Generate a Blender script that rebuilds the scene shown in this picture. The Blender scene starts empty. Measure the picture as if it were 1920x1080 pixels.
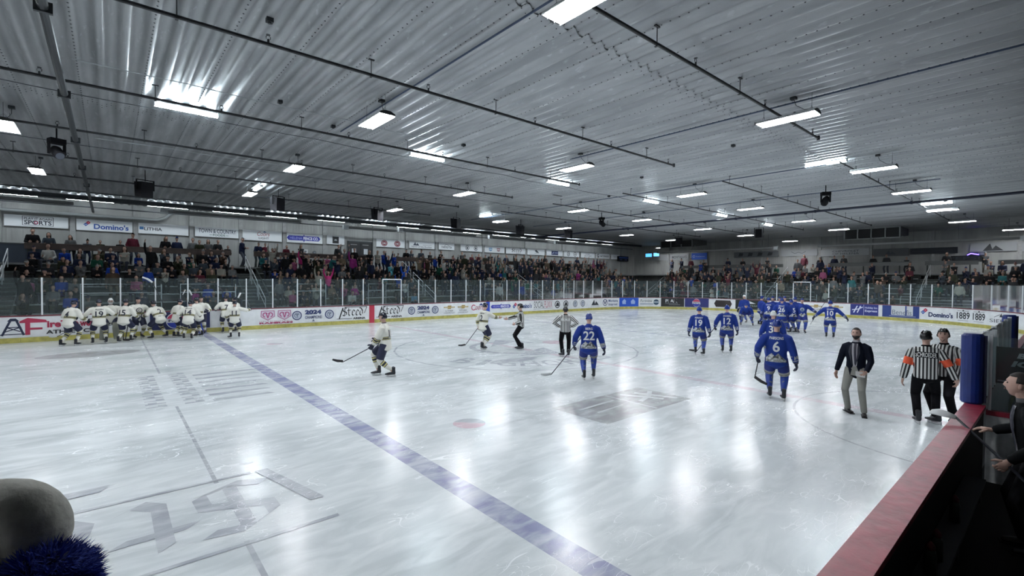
import bpy, bmesh, math, random
import numpy as np
from mathutils import Vector, Matrix
from mathutils.bvhtree import BVHTree
R = math.radians
random.seed(7)
SC = bpy.context.scene
COL = SC.collection

# ------------------------------------------------------------------ camera, world, exposure
CAM = Vector((-12.0, -0.816, 2.662))
yaw, pitch, roll = .864819, -.018861, .007232
F_ = Vector((math.cos(yaw)*math.cos(pitch), math.sin(yaw)*math.cos(pitch), math.sin(pitch)))
r_ = Vector((math.sin(yaw), -math.cos(yaw), 0)); U_ = r_.cross(F_)
RR = r_*math.cos(roll)+U_*math.sin(roll); UU = -r_*math.sin(roll)+U_*math.cos(roll)
cd = bpy.data.cameras.new('camera'); cam = bpy.data.objects.new('camera', cd); COL.objects.link(cam)
cam.matrix_world = Matrix(((RR.x, UU.x, -F_.x, CAM.x), (RR.y, UU.y, -F_.y, CAM.y), (RR.z, UU.z, -F_.z, CAM.z), (0, 0, 0, 1)))
cd.sensor_width = 36; cd.lens = 886.7*36/1920; cd.clip_start = .05; cd.clip_end = 200
SC.camera = cam
w = bpy.data.worlds.new('world'); SC.world = w; w.use_nodes = True
w.node_tree.nodes['Background'].inputs[0].default_value = (.6, .7, .8, 1)
w.node_tree.nodes['Background'].inputs[1].default_value = .02
SC.view_settings.view_transform = 'Standard'; SC.view_settings.look = 'None'
SC.view_settings.gamma = 1; SC.view_settings.use_curve_mapping = False
SC.view_settings.exposure = 0.0
LAMP_E = 228.0       # brightness of the fluorescent tubes
TUBE_COL = (.94, .97, 1.0)

# ------------------------------------------------------------------ materials
def lin(h):
    if isinstance(h, str):
        c = [int(h[i:i+2], 16)/255 for i in (0, 2, 4)]
        return tuple(((x+.055)/1.055)**2.4 if x > .04045 else x/12.92 for x in c)
    return h
_mats = {}
def M(name, col=(.5, .5, .5), rough=.6, metal=0., emit=0, spec=.5, noise=0., nscale=6., objcol=False):
    if name in _mats: return _mats[name]
    m = bpy.data.materials.new(name); m.use_nodes = True
    nt = m.node_tree; b = nt.nodes['Principled BSDF']
    c = lin(col)
    b.inputs['Base Color'].default_value = (*c, 1); b.inputs['Roughness'].default_value = rough
    b.inputs['Metallic'].default_value = metal; b.inputs['Specular IOR Level'].default_value = spec
    if emit:
        b.inputs['Emission Color'].default_value = (*c, 1); b.inputs['Emission Strength'].default_value = emit
    src = None
    if objcol:
        oi = nt.nodes.new('ShaderNodeObjectInfo'); src = oi.outputs['Color']
        nt.links.new(src, b.inputs['Base Color'])
    if noise:
        tc = nt.nodes.new('ShaderNodeTexCoord'); n = nt.nodes.new('ShaderNodeTexNoise')
        n.inputs['Scale'].default_value = nscale; n.inputs['Detail'].default_value = 4
        nt.links.new(tc.outputs['Object'], n.inputs['Vector'])
        mx = nt.nodes.new('ShaderNodeMix'); mx.data_type = 'RGBA'; mx.blend_type = 'MULTIPLY'
        rp = nt.nodes.new('ShaderNodeMapRange'); rp.inputs[1].default_value = .3; rp.inputs[2].default_value = .7
        rp.inputs[3].default_value = 1-noise; rp.inputs[4].default_value = 1+noise*.4
        nt.links.new(n.outputs[0], rp.inputs[0]); mx.inputs[0].default_value = 1
        if src: nt.links.new(src, mx.inputs[6])
        else: mx.inputs[6].default_value = (*c, 1)
        nt.links.new(rp.outputs[0], mx.inputs[7]); nt.links.new(mx.outputs[2], b.inputs['Base Color'])
        bp = nt.nodes.new('ShaderNodeBump'); bp.inputs['Strength'].default_value = .25; bp.inputs['Distance'].default_value = .02
        nt.links.new(n.outputs[0], bp.inputs['Height']); nt.links.new(bp.outputs[0], b.inputs['Normal'])
    _mats[name] = m
    return m
def C(h, rough=.5):
    return M('paint_'+h, h, rough)

class NT:
    """small helper for node graphs"""
    def __init__(s, name):
        s.m = bpy.data.materials.new(name); s.m.use_nodes = True; s.t = s.m.node_tree
        s.b = s.t.nodes['Principled BSDF']; _mats[name] = s.m
    def n(s, typ, **kw):
        x = s.t.nodes.new('ShaderNode'+typ)
        for k, v in kw.items(): setattr(x, k, v)
        return x
    def l(s, a, b): s.t.links.new(a, b)
    def attr(s, nm): x = s.n('Attribute'); x.attribute_name = nm; return x.outputs['Fac']
    def math(s, op, a, b=None, clamp=False):
        x = s.n('Math', operation=op); x.use_clamp = clamp
        for i, v in enumerate((a, b)):
            if v is None: continue
            if isinstance(v, (int, float)): x.inputs[i].default_value = v
            else: s.l(v, x.inputs[i])
        return x.outputs[0]
    def band(s, a, lo, hi): return s.math('MULTIPLY', s.math('GREATER_THAN', a, lo), s.math('LESS_THAN', a, hi))
    def mix(s, f, a, b, typ='MIX'):
        x = s.n('Mix', data_type='RGBA', blend_type=typ)
        if isinstance(f, (int, float)): x.inputs[0].default_value = f
        else: s.l(f, x.inputs[0])
        for i, v in ((6, a), (7, b)):
            if isinstance(v, (tuple, str)): x.inputs[i].default_value = (*lin(v), 1)
            else: s.l(v, x.inputs[i])
        return x.outputs[2]
    def noise(s, scale, vec=None, detail=3, mscale=None, rotz=0, dist=0):
        x = s.n('TexNoise'); x.inputs['Scale'].default_value = scale; x.inputs['Detail'].default_value = detail
        x.inputs['Distortion'].default_value = dist
        if vec is None: vec = s.coord()
        if mscale or rotz:
            mp = s.n('Mapping'); s.l(vec, mp.inputs[0])
            if mscale: mp.inputs['Scale'].default_value = mscale
            mp.inputs['Rotation'].default_value = (0, 0, rotz); vec = mp.outputs[0]
        s.l(vec, x.inputs['Vector']); return x.outputs[0]
    def coord(s): return s.n('TexCoord').outputs['Object']
    def ramp(s, v, pts):
        x = s.n('ValToRGB'); e = x.color_ramp.elements
        while len(e) < len(pts): e.new(.5)
        for i, (p, c) in enumerate(pts):
            e[i].position = p; c = lin(c) if not isinstance(c, (int, float)) else (c, c, c); e[i].color = (*c, 1)
        s.l(v, x.inputs[0]); return x.outputs[0]
    def bump(s, h, st=.3, d=.01):
        x = s.n('Bump'); x.inputs['Strength'].default_value = st; x.inputs['Distance'].default_value = d
        s.l(h, x.inputs['Height']); s.l(x.outputs[0], s.b.inputs['Normal'])

def ice_mat(name, tint=None, amount=.6):
    """worn rink ice; tint = paint frozen under the surface"""
    g = NT(name)
    pos = g.n('NewGeometry').outputs['Position']
    sm = g.noise(.35, pos, 5, (1, 2.6, 1), .35)
    sm2 = g.noise(1.3, pos, 6, (1.0, 3.2, 1), -.25, 1.0)
    base = g.mix(g.ramp(sm, [(.35, 0.), (.7, 1.)]), (.54, .585, .61), (.77, .81, .83))
    base = g.mix(g.math('MULTIPLY', g.ramp(sm2, [(.42, 0.), (.68, 1.)]), .55), base, (.88, .91, .93))
    if tint:
        wear = g.ramp(g.noise(2.2, pos, 6, (1, 2.2, 1), .3, .6), [(.32, .35), (.6, 1.)])
        base = g.mix(g.math('MULTIPLY', wear, amount), base, tint)
    # skate scratches: thin contour lines of stretched noise
    tot = None
    for k, (sc, rz, st) in enumerate(((.9, .5, (1, 3.5, 1)), (1.3, -.7, (1, 4, 1)), (.7, 1.4, (1, 3, 1)), (3.5, .2, (1, 2.5, 1)))):
        nz = g.noise(sc, pos, 1.2, st, rz, .5)
        ln = g.math('LESS_THAN', g.math('ABSOLUTE', g.math('SUBTRACT', nz, .5)), .0022 if k < 3 else .004)
        tot = ln if tot is None else g.math('MAXIMUM', tot, ln)
    msk = g.ramp(g.noise(.8, pos, 3), [(.5, 0.), (.62, 1.)])
    sc_ = g.math('MULTIPLY', tot, msk)
    base = g.mix(g.math('MULTIPLY', sc_, .7), base, (.95, .97, 1.))
    g.l(base, g.b.inputs['Base Color'])
    fine = g.noise(9, pos, 5, (1, 2, 1), .3)
    rr = g.math('ADD', g.math('MULTIPLY', fine, .20), .09)
    g.l(g.math('ADD', rr, g.math('MULTIPLY', sc_, .3)), g.b.inputs['Roughness'])
    g.bump(g.math('ADD', g.math('MULTIPLY', fine, .6), g.math('ADD', g.math('MULTIPLY', g.noise(60, pos, 2), .25), g.math('MULTIPLY', sc_, .5))), .22, .012)
    g.b.inputs['IOR'].default_value = 1.31
    return g.m

def glass_mat():
    m = bpy.data.materials.new('rink_glass'); m.use_nodes = True; nt = m.node_tree
    for n in list(nt.nodes): nt.nodes.remove(n)
    o = nt.nodes.new('ShaderNodeOutputMaterial'); t = nt.nodes.new('ShaderNodeBsdfTransparent'); t.inputs[0].default_value = (.86, .92, .93, 1)
    gl = nt.nodes.new('ShaderNodeBsdfGlossy'); gl.inputs['Roughness'].default_value = .06
    df = nt.nodes.new('ShaderNodeBsdfDiffuse'); df.inputs[0].default_value = (.5, .6, .62, 1)
    a = nt.nodes.new('ShaderNodeMixShader'); a.inputs[0].default_value = .035
    b = nt.nodes.new('ShaderNodeMixShader'); lw = nt.nodes.new('ShaderNodeFresnel'); lw.inputs[0].default_value = 1.35
    nt.links.new(t.outputs[0], a.inputs[1]); nt.links.new(df.outputs[0], a.inputs[2])
    nt.links.new(lw.outputs[0], b.inputs[0]); nt.links.new(a.outputs[0], b.inputs[1]); nt.links.new(gl.outputs[0], b.inputs[2])
    nt.links.new(b.outputs[0], o.inputs[0]); return m

# ------------------------------------------------------------------ objects and meshes
def tag(o, label=None, cat=None, group=None, kind=None):
    if label: o['label'] = label
    if cat: o['category'] = cat
    if group: o['group'] = group
    if kind: o['kind'] = kind
    return o
def thing(name, label, cat, loc=(0, 0, 0), rz=0, group=None, kind=None):
    o = bpy.data.objects.new(name, None); COL.objects.link(o); o.location = loc; o.rotation_euler = (0, 0, rz)
    o.empty_display_size = .1
    return tag(o, label, cat, group, kind)
def link(name, me, parent=None, mat=None):
    o = bpy.data.objects.new(name, me); COL.objects.link(o)
    if mat is not None and not me.materials: me.materials.append(mat)
    if parent: o.parent = parent
    return o
def mk(name, v, f, mat=None, parent=None, smooth=False):
    me = bpy.data.meshes.new(name); me.from_pydata([tuple(x) for x in v], [], f)
    if smooth: me.polygons.foreach_set('use_smooth', [True]*len(me.polygons))
    return link(name, me, parent, mat)
def copy_tree(o, loc=None, rz=None, parent=None):
    c = o.copy(); COL.objects.link(c)
    if parent: c.parent = parent
    if loc is not None: c.location = loc
    if rz is not None: c.rotation_euler = (0, 0, rz)
    for ch in list(KIDS.get(o.name, [])) or [x for x in o.children]:
        copy_tree(ch, parent=c)
    return c
KIDS = {}

class MB:
    def __init__(s): s.v = []; s.f = []
    def add(s, v, f):
        n = len(s.v); s.v += [tuple(x) for x in v]; s.f += [tuple(i+n for i in q) for q in f]; return s
    def box(s, x0, y0, z0, x1, y1, z1, mtx=None):
        v = [Vector(p) for p in ((x0, y0, z0), (x1, y0, z0), (x1, y1, z0), (x0, y1, z0), (x0, y0, z1), (x1, y0, z1), (x1, y1, z1), (x0, y1, z1))]
        if mtx: v = [mtx @ p for p in v]
        return s.add(v, [(0, 3, 2, 1), (4, 5, 6, 7), (0, 1, 5, 4), (1, 2, 6, 5), (2, 3, 7, 6), (3, 0, 4, 7)])
    def tube(s, pts, rad, n=8, lat=None, cap=True):
        v, f = loft(pts, rad if isinstance(rad, (list, tuple)) else [rad]*len(pts), n, lat, dome=False); return s.add(v, f)
    def build(s, name, mat, parent=None, smooth=False): return mk(name, s.v, s.f, mat, parent, smooth)

def loft(pts, rad, n=10, lat=None, dome=True):
    pts = [Vector(p) for p in pts]; V = []; F = []; m = len(pts); prev = None
    for i, p in enumerate(pts):
        if i == 0: d = pts[1]-p
        elif i == m-1: d = p-pts[i-1]
        else: d = (pts[i+1]-p).normalized()+(p-pts[i-1]).normalized()
        d = d.normalized() if d.length > 1e-9 else Vector((0, 0, 1))
        if lat is not None: a = Vector(lat)
        elif prev is not None: a = prev
        else: a = Vector((1, 0, 0)) if abs(d.x) < .8 else Vector((0, 1, 0))
        a = (a-d*a.dot(d)).normalized(); b = d.cross(a); prev = a
        r = rad[i]; rx, ry = r if isinstance(r, tuple) else (r, r)
        V += [p+a*rx*math.cos(2*math.pi*k/n)+b*ry*math.sin(2*math.pi*k/n) for k in range(n)]
    for i in range(m-1):
        for k in range(n):
            k2 = (k+1) % n; F.append((i*n+k, i*n+k2, (i+1)*n+k2, (i+1)*n+k))
    def rr(r): return min(r) if isinstance(r, tuple) else r
    c0 = pts[0]-(pts[1]-pts[0]).normalized()*(rr(rad[0])*.6 if dome else 0)
    c1 = pts[-1]+(pts[-1]-pts[-2]).normalized()*(rr(rad[-1])*.6 if dome else 0)
    i0 = len(V); V += [c0, c1]
    for k in range(n):
        k2 = (k+1) % n; F.append((i0, k2, k)); F.append((i0+1, (m-1)*n+k, (m-1)*n+k2))
    return V, F

# ------------------------------------------------------------------ lettering
_txt = {}
def text2d(s, bold=0., shear=0., spacing=1.):
    key = (s, bold, shear, spacing)
    if key in _txt: return _txt[key]
    cu = bpy.data.curves.new('t', 'FONT'); cu.body = s; cu.size = 1; cu.offset = bold; cu.shear = shear; cu.space_character = spacing
    cu.resolution_u = 3; cu.fill_mode = 'BOTH'
    o = bpy.data.objects.new('t', cu); COL.objects.link(o)
    dg = bpy.context.evaluated_depsgraph_get(); me = o.evaluated_get(dg).to_mesh()
    v = np.array([x.co[:] for x in me.vertices])[:, :2]; f = [tuple(p.vertices) for p in me.polygons]
    o.evaluated_get(dg).to_mesh_clear(); bpy.data.objects.remove(o); bpy.data.curves.remove(cu)
    v = v-v.min(0); mx = v.max(0); v = v/mx; _txt[key] = (v, f, mx[0]/mx[1])
    return _txt[key]
GOTH = {'S': [[(.85, .95), (.45, 1.0), (.12, .82), (.12, .62), (.8, .42), (.82, .15), (.4, 0), (.02, .12)], [(.45, .95), (.45, .05)]],
        't': [[(.3, .95), (.3, .15), (.5, 0), (.75, .14)], [(.02, .68), (.72, .7)]],
        'e': [[(.25, .62), (.18, .2), (.42, 0), (.78, .16)], [(.22, .62), (.5, .74), (.74, .55), (.22, .34)]],
        'd': [[(.12, .98), (.5, .9), (.78, .6), (.76, .2), (.45, 0), (.2, .16), (.22, .55), (.6, .7)]]}
def gothic(s):
    V = []; F = []; x = 0
    for ch in s:
        wdt = .95 if ch == 'S' else .82
        for st in GOTH[ch]:
            for a, b in zip(st[:-1], st[1:]):
                nx, ny = .085, .05
                q = [(a[0]-nx, a[1]-ny), (a[0]+nx, a[1]+ny), (b[0]+nx, b[1]+ny), (b[0]-nx, b[1]-ny)]
                n = len(V); V += [(x+p[0]*.8, p[1]) for p in q]; F.append((n, n+1, n+2, n+3))
        x += wdt*.8
    v = np.array(V); v = v-v.min(0); return v/v.max(0), F
def rect2d(u0, v0, u1, v1, step=.5):
    nu = max(1, int(math.ceil(abs(u1-u0)/step))); V = []; F = []
    for i in range(nu+1):
        u = u0+(u1-u0)*i/nu; V += [(u, v0), (u, v1)]
    for i in range(nu): F.append((2*i, 2*i+2, 2*i+3, 2*i+1))
    return np.array(V), F
def item2d(it):
    k = it[0]
    if k == 'R': return (*rect2d(*it[1:5]), it[5], 'emblem')
    if k in 'TN':
        s, u0, v0, u1, v1, col = it[1:7]; kw = it[7] if len(it) > 7 else {}
        v, f = text2d(s, **kw)[:2] if k == 'T' else gothic(s)
        return v*np.array([u1-u0, v1-v0])+np.array([u0, v0]), f, col, 'lettering'
    if k == 'D':
        cu, cv, ru, rv, col = it[1:6]; n = 24
        return np.array([(cu+ru*math.cos(2*math.pi*i/n), cv+rv*math.sin(2*math.pi*i/n)) for i in range(n)]), [tuple(range(n))], col, 'emblem'
    if k == 'O':
        cu, cv, r, wd, col = it[1:6]; a0, a1 = (it[6], it[7]) if len(it) > 6 else (0, 2*math.pi); n = 28; V = []; F = []
        for i in range(n+1):
            a = a0+(a1-a0)*i/n; V += [(cu+r*math.cos(a), cv+r*math.sin(a)), (cu+(r-wd)*math.cos(a), cv+(r-wd)*math.sin(a))]
        for i in range(n): F.append((2*i, 2*i+2, 2*i+3, 2*i+1))
        return np.array(V), F, col, 'emblem'
    if k == 'P': return np.array(it[1]), [tuple(range(len(it[1])))], it[2], 'emblem'
    if k == 'L':   # polyline stroke
        pts, wd, col = it[1:4]; V = []; F = []
        for a, b in zip(pts[:-1], pts[1:]):
            d = np.array(b, float)-np.array(a, float); d /= max(1e-6, np.hypot(*d)); nn = np.array([-d[1], d[0]])*wd/2; n = len(V)
            V += [np.array(a)-nn, np.array(b)-nn, np.array(b)+nn, np.array(a)+nn]; F.append((n, n+1, n+2, n+3))
        return np.array(V), F, col, 'emblem'
def place_items(items, mapf, parent, base_layer=0, matf=C):
    groups = []
    for it in items:
        v, f, col, nm = item2d(it)
        if groups and groups[-1][2] == col and groups[-1][3] == nm and nm == 'emblem' and it[0] != 'R':
            g = groups[-1]; n = len(g[0]); g[0] = np.vstack([g[0], v]); g[1] = g[1]+[tuple(i+n for i in q) for q in f]
        else: groups.append([v, list(f), col, nm])
    for i, (v, f, col, nm) in enumerate(groups):
        mk(nm, [mapf(a, b, base_layer+i+(0 if nm == 'lettering' and not goth_like(f) else (q//4)*.03)) for q, (a, b) in enumerate(v)], f, matf(col), parent)
def goth_like(f): return len(f) > 4 and all(len(q) == 4 and q[3] == q[0]+3 for q in f)

# ================================================================== THE HALL
CEIL = 6.85; XL, XR, YN, YF = -24.0, 39.0, -7.0, 35.0
ICE = ice_mat('ice')
# --- floor: concrete slab around, ice inside
concrete = M('concrete', (.20, .21, .215), .8, noise=.3, nscale=1.5)
mb = MB(); mb.box(XL, YN, -.25, XR, YF, -.06); fl = mb.build('floor', concrete); tag(fl, kind='structure')
def rink_path(s):
    """perimeter of the rink: far boards (s = X), round the end, back along the near boards; returns point and inward normal"""
    if s < 21: return Vector((s, 26, 0)), Vector((0, -1, 0))
    if s < 34.352:
        a = math.pi/2-(s-21)/8.5; n = Vector((math.cos(a), math.sin(a), 0)); return Vector((21, 17.5, 0))+n*8.5, -n
    if s < 43.352: return Vector((29.5, 17.5-(s-34.352), 0)), Vector((-1, 0, 0))
    if s < 56.704:
        a = -(s-43.352)/8.5; n = Vector((math.cos(a), math.sin(a), 0)); return Vector((21, 8.5, 0))+n*8.5, -n
    return Vector((21-(s-56.704), 0, 0)), Vector((0, 1, 0))
SN0, SN1, SEND = 75.1, 81.1, 101.7     # near boards: X=2.6, X=-3.4, X=-24
pts = [rink_path(s)[0] for s in [-24]+list(np.linspace(21, 34.35, 22))+list(np.linspace(43.35, 56.7, 22))+[SEND]]
n = len(pts)
ice = mk('ice_sheet', pts+[p+Vector((0, 0, -.05)) for p in pts], [tuple(range(n))[::-1], tuple(range(n, 2*n))]+[(i, (i+1) % n, (i+1) % n+n, i+n) for i in range(n)], ICE)
tag(ice, kind='structure'); ice.data.flip_normals() if ice.data.polygons[0].normal.z < 0 else None

# --- paint under the ice
def flat(lay=1):
    return lambda a, b, l=0: (a, b, .001*(lay+l))
LINE_B = ice_mat('ice_blue_line', (.15, .155, .36), .75); LINE_R = ice_mat('ice_red_line', (.56, .36, .45), .55)
LINE_G = ice_mat('ice_grey_paint', (.30, .31, .37), .72); AD_G = ice_mat('ice_brown_grey_paint', (.30, .30, .31), .85)
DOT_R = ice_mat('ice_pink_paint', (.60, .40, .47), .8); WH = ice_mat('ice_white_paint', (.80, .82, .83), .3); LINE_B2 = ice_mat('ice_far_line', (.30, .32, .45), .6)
IM = dict(b=LINE_B, r=LINE_R, g=LINE_G, a=AD_G, d=DOT_R, w=WH, f=LINE_B2)
def ice_paint(items, name, lay=1):
    for i, it in enumerate(items):
        v, f, col, nm = item2d(it)
        mk(name, [(a, b, .0012*(lay+i)+(q//4)*.00008) for q, (a, b) in enumerate(v)], f, IM[col], ice)
ice_paint([('R', -8.61-.17, .0, -8.61+.17, 25.98, 'b', .5)], 'blue_line')
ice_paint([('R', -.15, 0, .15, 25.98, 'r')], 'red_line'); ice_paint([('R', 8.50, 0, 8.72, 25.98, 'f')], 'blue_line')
ice_paint([('O', 0, 13, 4.62, .07, 'g')], 'centre_circle', 2); ice_paint([('O', 0, 0, 3.07, .05, 'g', 0.02, math.pi-.02)], 'crease_line', 2)
ice_paint([('R', -10.985, 15.3, -10.935, 25.95, 'g'), ('R', -10.985, 6.25, -10.935, 11.0, 'g'), ('R', -10.985, .1, -10.935, 4.5, 'g')], 'thin_line', .2)
for cy in (6.27, 19.7):
    ice_paint([('D', -6.97, cy, .3, .3, 'g'), ('P', [(-6.97+.3*math.cos(a), cy+.3*math.sin(a)) for a in np.linspace(2.2, 5.6, 16)], 'd')], 'faceoff_spot', 2)
# sponsor rectangle with a slanted H
ice_paint([('R', -5.05, 4.62, -2.05, 6.04, 'a'),
           ('L', [(-3.35, 4.66), (-3.35, 6.0)], .045, 'w'), ('L', [(-2.55, 5.0), (-3.0, 5.85)], .14, 'w'), ('L', [(-2.25, 4.85), (-2.6, 5.75)], .14, 'w'),
           ('L', [(-3.15, 5.2), (-2.6, 5.35), (-2.15, 5.62)], .11, 'w')], 'ice_advert', 2)
def rot_text(s, cx, cy, wd, ht, ang, mat, name, kind='T', lay=3, arc=None, **kw):
    v, f = (text2d(s, **kw)[:2] if kind == 'T' else gothic(s))
    v = (v-.5)*np.array([wd, ht]); c, sn = math.cos(ang), math.sin(ang)
    mk(name, [(cx+a*c-b*sn, cy+a*sn+b*c, .0012*lay+(q//4)*.00008*(kind == 'N')) for q, (a, b) in enumerate(v)], f, IM[mat], ice)
ice_paint([('L', [(-4.75, 5.55), (-3.55, 5.62)], .07, 'w'), ('L', [(-4.6, 5.2), (-3.7, 5.26)], .05, 'w')], 'ice_lettering', 8)
# big gothic word near the camera, read from the far side, inside a slanted frame
rot_text('Steed', -12.35, 5.45, 3.9, 1.45, math.pi, 'g', 'ice_lettering', kind='N')
ice_paint([('L', [(-14.6, 4.45), (-10.05, 4.45)], .06, 'g'), ('L', [(-13.4, 6.35), (-10.55, 6.35)], .06, 'g'), ('P', [(-10.02, 5.0), (-10.18, 5.0), (-10.5, 6.35), (-10.34, 6.35)], 'g'),
           ('P', [(-12.0, 7.05), (-12.1, 6.85), (-13.2, 6.8), (-13.2, 7.0)], 'g')], 'ice_lettering', 3)
# block of faded lettering beyond it
blk = []
for j, (x0, x1) in enumerate(((-11.45, -11.1), (-10.8, -10.45))):
    for i in range(13):
        y = 11.1+i*.31; blk += [('R', x0, y, x1, y+.09, 'g', 3), ('R', x0+(.05 if i % 2 else .2), y+.09, x0+(.2 if i % 2 else .34), y+.22, 'g', 3)]
for i in range(7):
    y = 11.0+i*.55; blk += [('P', [(-10.3, y), (-9.1+.06*i, y+.0), (-9.2+.06*i, y+.2), (-10.3, y+.22)], 'g')]
vs = []; fs = []
for it in blk:
    v, f, c_, nm = item2d(it); k = len(vs); vs += [(a, b, .003) for a, b in v]; fs += [tuple(i+k for i in q) for q in f]
mk('ice_lettering', vs, fs, LINE_G, ice)
ice_paint([('D', -12.5, 20.7, 1.35, .75, 'a')], 'ice_emblem', 2)
# centre ice lettering in an arc, and shapes of the crest
v0 = []; f0 = []
for i, ch in enumerate('BIGHORNS'):
    v, f, asp = text2d(ch, bold=.02); a = math.pi*1.5-.8+i*.21; hh = .95; ww = .6 if ch != 'I' else .25; k = len(v0)
    for p, q in v:
        rr = 3.9-q*hh; aa = a+(p-.5)*ww/3.5; v0.append((rr*math.cos(aa-.42), 13+rr*math.sin(aa-.42), .004))
    f0 += [tuple(i+k for i in q) for q in f]
mk('ice_lettering', v0, f0, LINE_G, ice)
ice_paint([('D', -1.9, 10.9, 1.0, .35, 'g'), ('P', [(-1.2, 11.4), (.4, 11.0), (.9, 12.4), (-.4, 12.0)], 'g'), ('O', 0, 13.2, 1.7, .25, 'g', .3, 5.1), ('P', [(-.6, 13.8), (1.6, 14.4), (.8, 15.3)], 'g'),
           ('P', [(1.2, 10.6), (2.6, 11.6), (2.3, 11.9), (1.1, 11.1)], 'g'), ('D', 2.3, 13.2, .5, .5, 'd')], 'ice_emblem', 2)

# --- rink boards ---------------------------------------------------------
white_hdpe = M('white_board_plastic', (.74, .76, .78), .35, noise=.12, nscale=3)
yellow = M('yellow_kick_plate', (.46, .42, .11), .5, noise=.35, nscale=4); red_cap = M('red_cap_rail', (.30, .022, .045), .4, noise=.3, nscale=8)
dark_cap = M('dark_red_cap', (.16, .03, .045), .45); alu = M('white_aluminium_post', (.72, .75, .78), .35, .3); GL = glass_mat(); black = M('black_rubber', (.006, .006, .008), .8)
boards = thing('rink_boards', 'white rink boards with yellow kick plate and glass around the ice', 'boards', (0, 0, 0)); boards['kind'] = 'structure'
def wall_strip(name, s0, s1, z0, z1, d0, d1, mat, parent, step=.75):
    """box that follows the rink path between depths d0 (inner, + is towards the ice) and d1"""
    straight = (s1 <= 21) or (s0 >= 56.704) or (34.35 <= s0 and s1 <= 43.36)
    k = 1 if straight else max(1, int(math.ceil((s1-s0)/step)))
    V = []; F = []
    for i in range(k+1):
        p, nn = rink_path(s0+(s1-s0)*i/k)
        for d, z in ((d0, z0), (d0, z1), (d1, z1), (d1, z0)): V.append(p+nn*d+Vector((0, 0, z)))
    for i in range(k):
        for j in range(4): F.append((4*i+j, 4*i+(j+1) % 4, 4*i+4+(j+1) % 4, 4*i+4+j))
    F += [(0, 1, 2, 3), (4*k+3, 4*k+2, 4*k+1, 4*k)]
    return mk(name, V, F, mat, parent)
s = -22.0
while s < SEND-.1:
    e = min(s+2.44, SEND)
    if not (SN0 < s < SN1-.5):
        near = s >= 56.7
        wall_strip('board_panel', s+.004, e-.004, .2, 1.03, 0, -.08, white_hdpe, boards)
        wall_strip('kick_plate', s+.004, e-.004, -.02, .2, .012, -.08, yellow, boards)
    s = e
def cap(s0, s1, mat, w0=.02, w1=-.11):
    s = s0
    while s < s1-.01:
        e = min(s+4.88, s1); wall_strip('cap_rail', s, e, 1.03, 1.075, w0, w1, mat, boards); s = e
cap(-22, 56.7, dark_cap); cap(56.7, SN1, dark_cap)
cap(SN1, SEND, red_cap, .03, -.17)
wall_strip('board_panel', SN0, SN1, .0, 1.03, 0, -.08, white_hdpe, boards)
# back skins behind the frame so the boards read as a deep wall
wall_strip('board_back', -22, 56.7, 0, 1.03, -.09, -.11, M('dark_green_ply', (.03, .035, .03), .7), boards)
wall_strip('board_back', SN1, SEND, 0, 1.03, -.12, -.15, black, boards)
def upright(name, s, z0, z1, w_, mat, d=-.05):
    p, nn = rink_path(s); t = Vector((-nn.y, nn.x, 0)); V = []
    for z in (z0, z1):
        for a, b in ((-1, -1), (1, -1), (1, 1), (-1, 1)): V.append(p+nn*(d+b*.03)+t*a*w_+Vector((0, 0, z)))
    return mk(name, V, [(0, 3, 2, 1), (4, 5, 6, 7), (0, 1, 5, 4), (1, 2, 6, 5), (2, 3, 7, 6), (3, 0, 4, 7)], mat, boards)
ps = [-21.4+1.223*i for i in range(64)]
ps = [p for p in ps if p < 54.5]
for a, b in zip(ps[:-1], ps[1:]):
    gt = 2.58 if a < 30 else 2.5
    upright('glass_post', a, 1.07, gt+.01, .026, alu)
    wall_strip('glass_pane', a+.03, b-.03, 1.075, gt, -.044, -.056, GL, boards)
upright('glass_post', ps[-1], 1.07, 2.5, .03, alu)
for a in (.75, 36.5+2.3): # two framed gates in the glass
    q = min(ps, key=lambda x: abs(x-a)); wall_strip('gate_header', q, q+1.223, 2.56, 2.62, -.03, -.07, alu, boards)
# red centre mark and blue line marks on the boards
for s_, wd, c_ in ((-.1+.0, .16, M('board_red_mark', (.42, .03, .06), .4)), (8.61, .16, M('board_blue_mark', (.02, .06, .42), .4)), (-8.61, .16, _mats.get('board_blue_mark') or M('board_blue_mark', (.02, .06, .42), .4))):
    wall_strip('line_mark', s_-wd, s_+wd, .0, 1.04, .02, .01, c_, boards)
# --- adverts on the boards
def board_map(s0):
    def f(u, v, l=0):
        p, nn = rink_path(s0+u); p = p+nn*(.016+.003*l); return (p.x, p.y, v)
    return f
def board_ad(s0, s1, items, bg=None, z0=.22, z1=1.02):
    v, f = rect2d(0, z0, s1-s0, z1, .6)
    pl = mk('board_advert', [board_map(s0)(a, b, -1.3 if not bg else 0) for a, b in v], f, C(bg) if bg else white_hdpe, boards)
    place_items(items, board_map(s0), pl, 1)
NV, PK = '1c2c5e', '8c2d55'
def pepsi(cx, cy, r):
    a = lambda t0, t1: [(cx+r*math.cos(t), cy+r*math.sin(t)) for t in np.linspace(t0, t1, 16)]
    return [('D', cx, cy, r*1.1, r*1.1, 'c8ccd2'), ('P', a(.28, math.pi-.28), 'b03a55'), ('P', a(math.pi+.28, 2*math.pi-.28), '24389a'), ('R', cx-r*.93, cy-r*.22, cx+r*.93, cy+r*.25, 'd8dbe0'), ('T', 'PEPSI', cx-r*.8, cy-r*.15, cx+r*.8, cy+r*.18, '101830', dict(bold=.03))]
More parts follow.
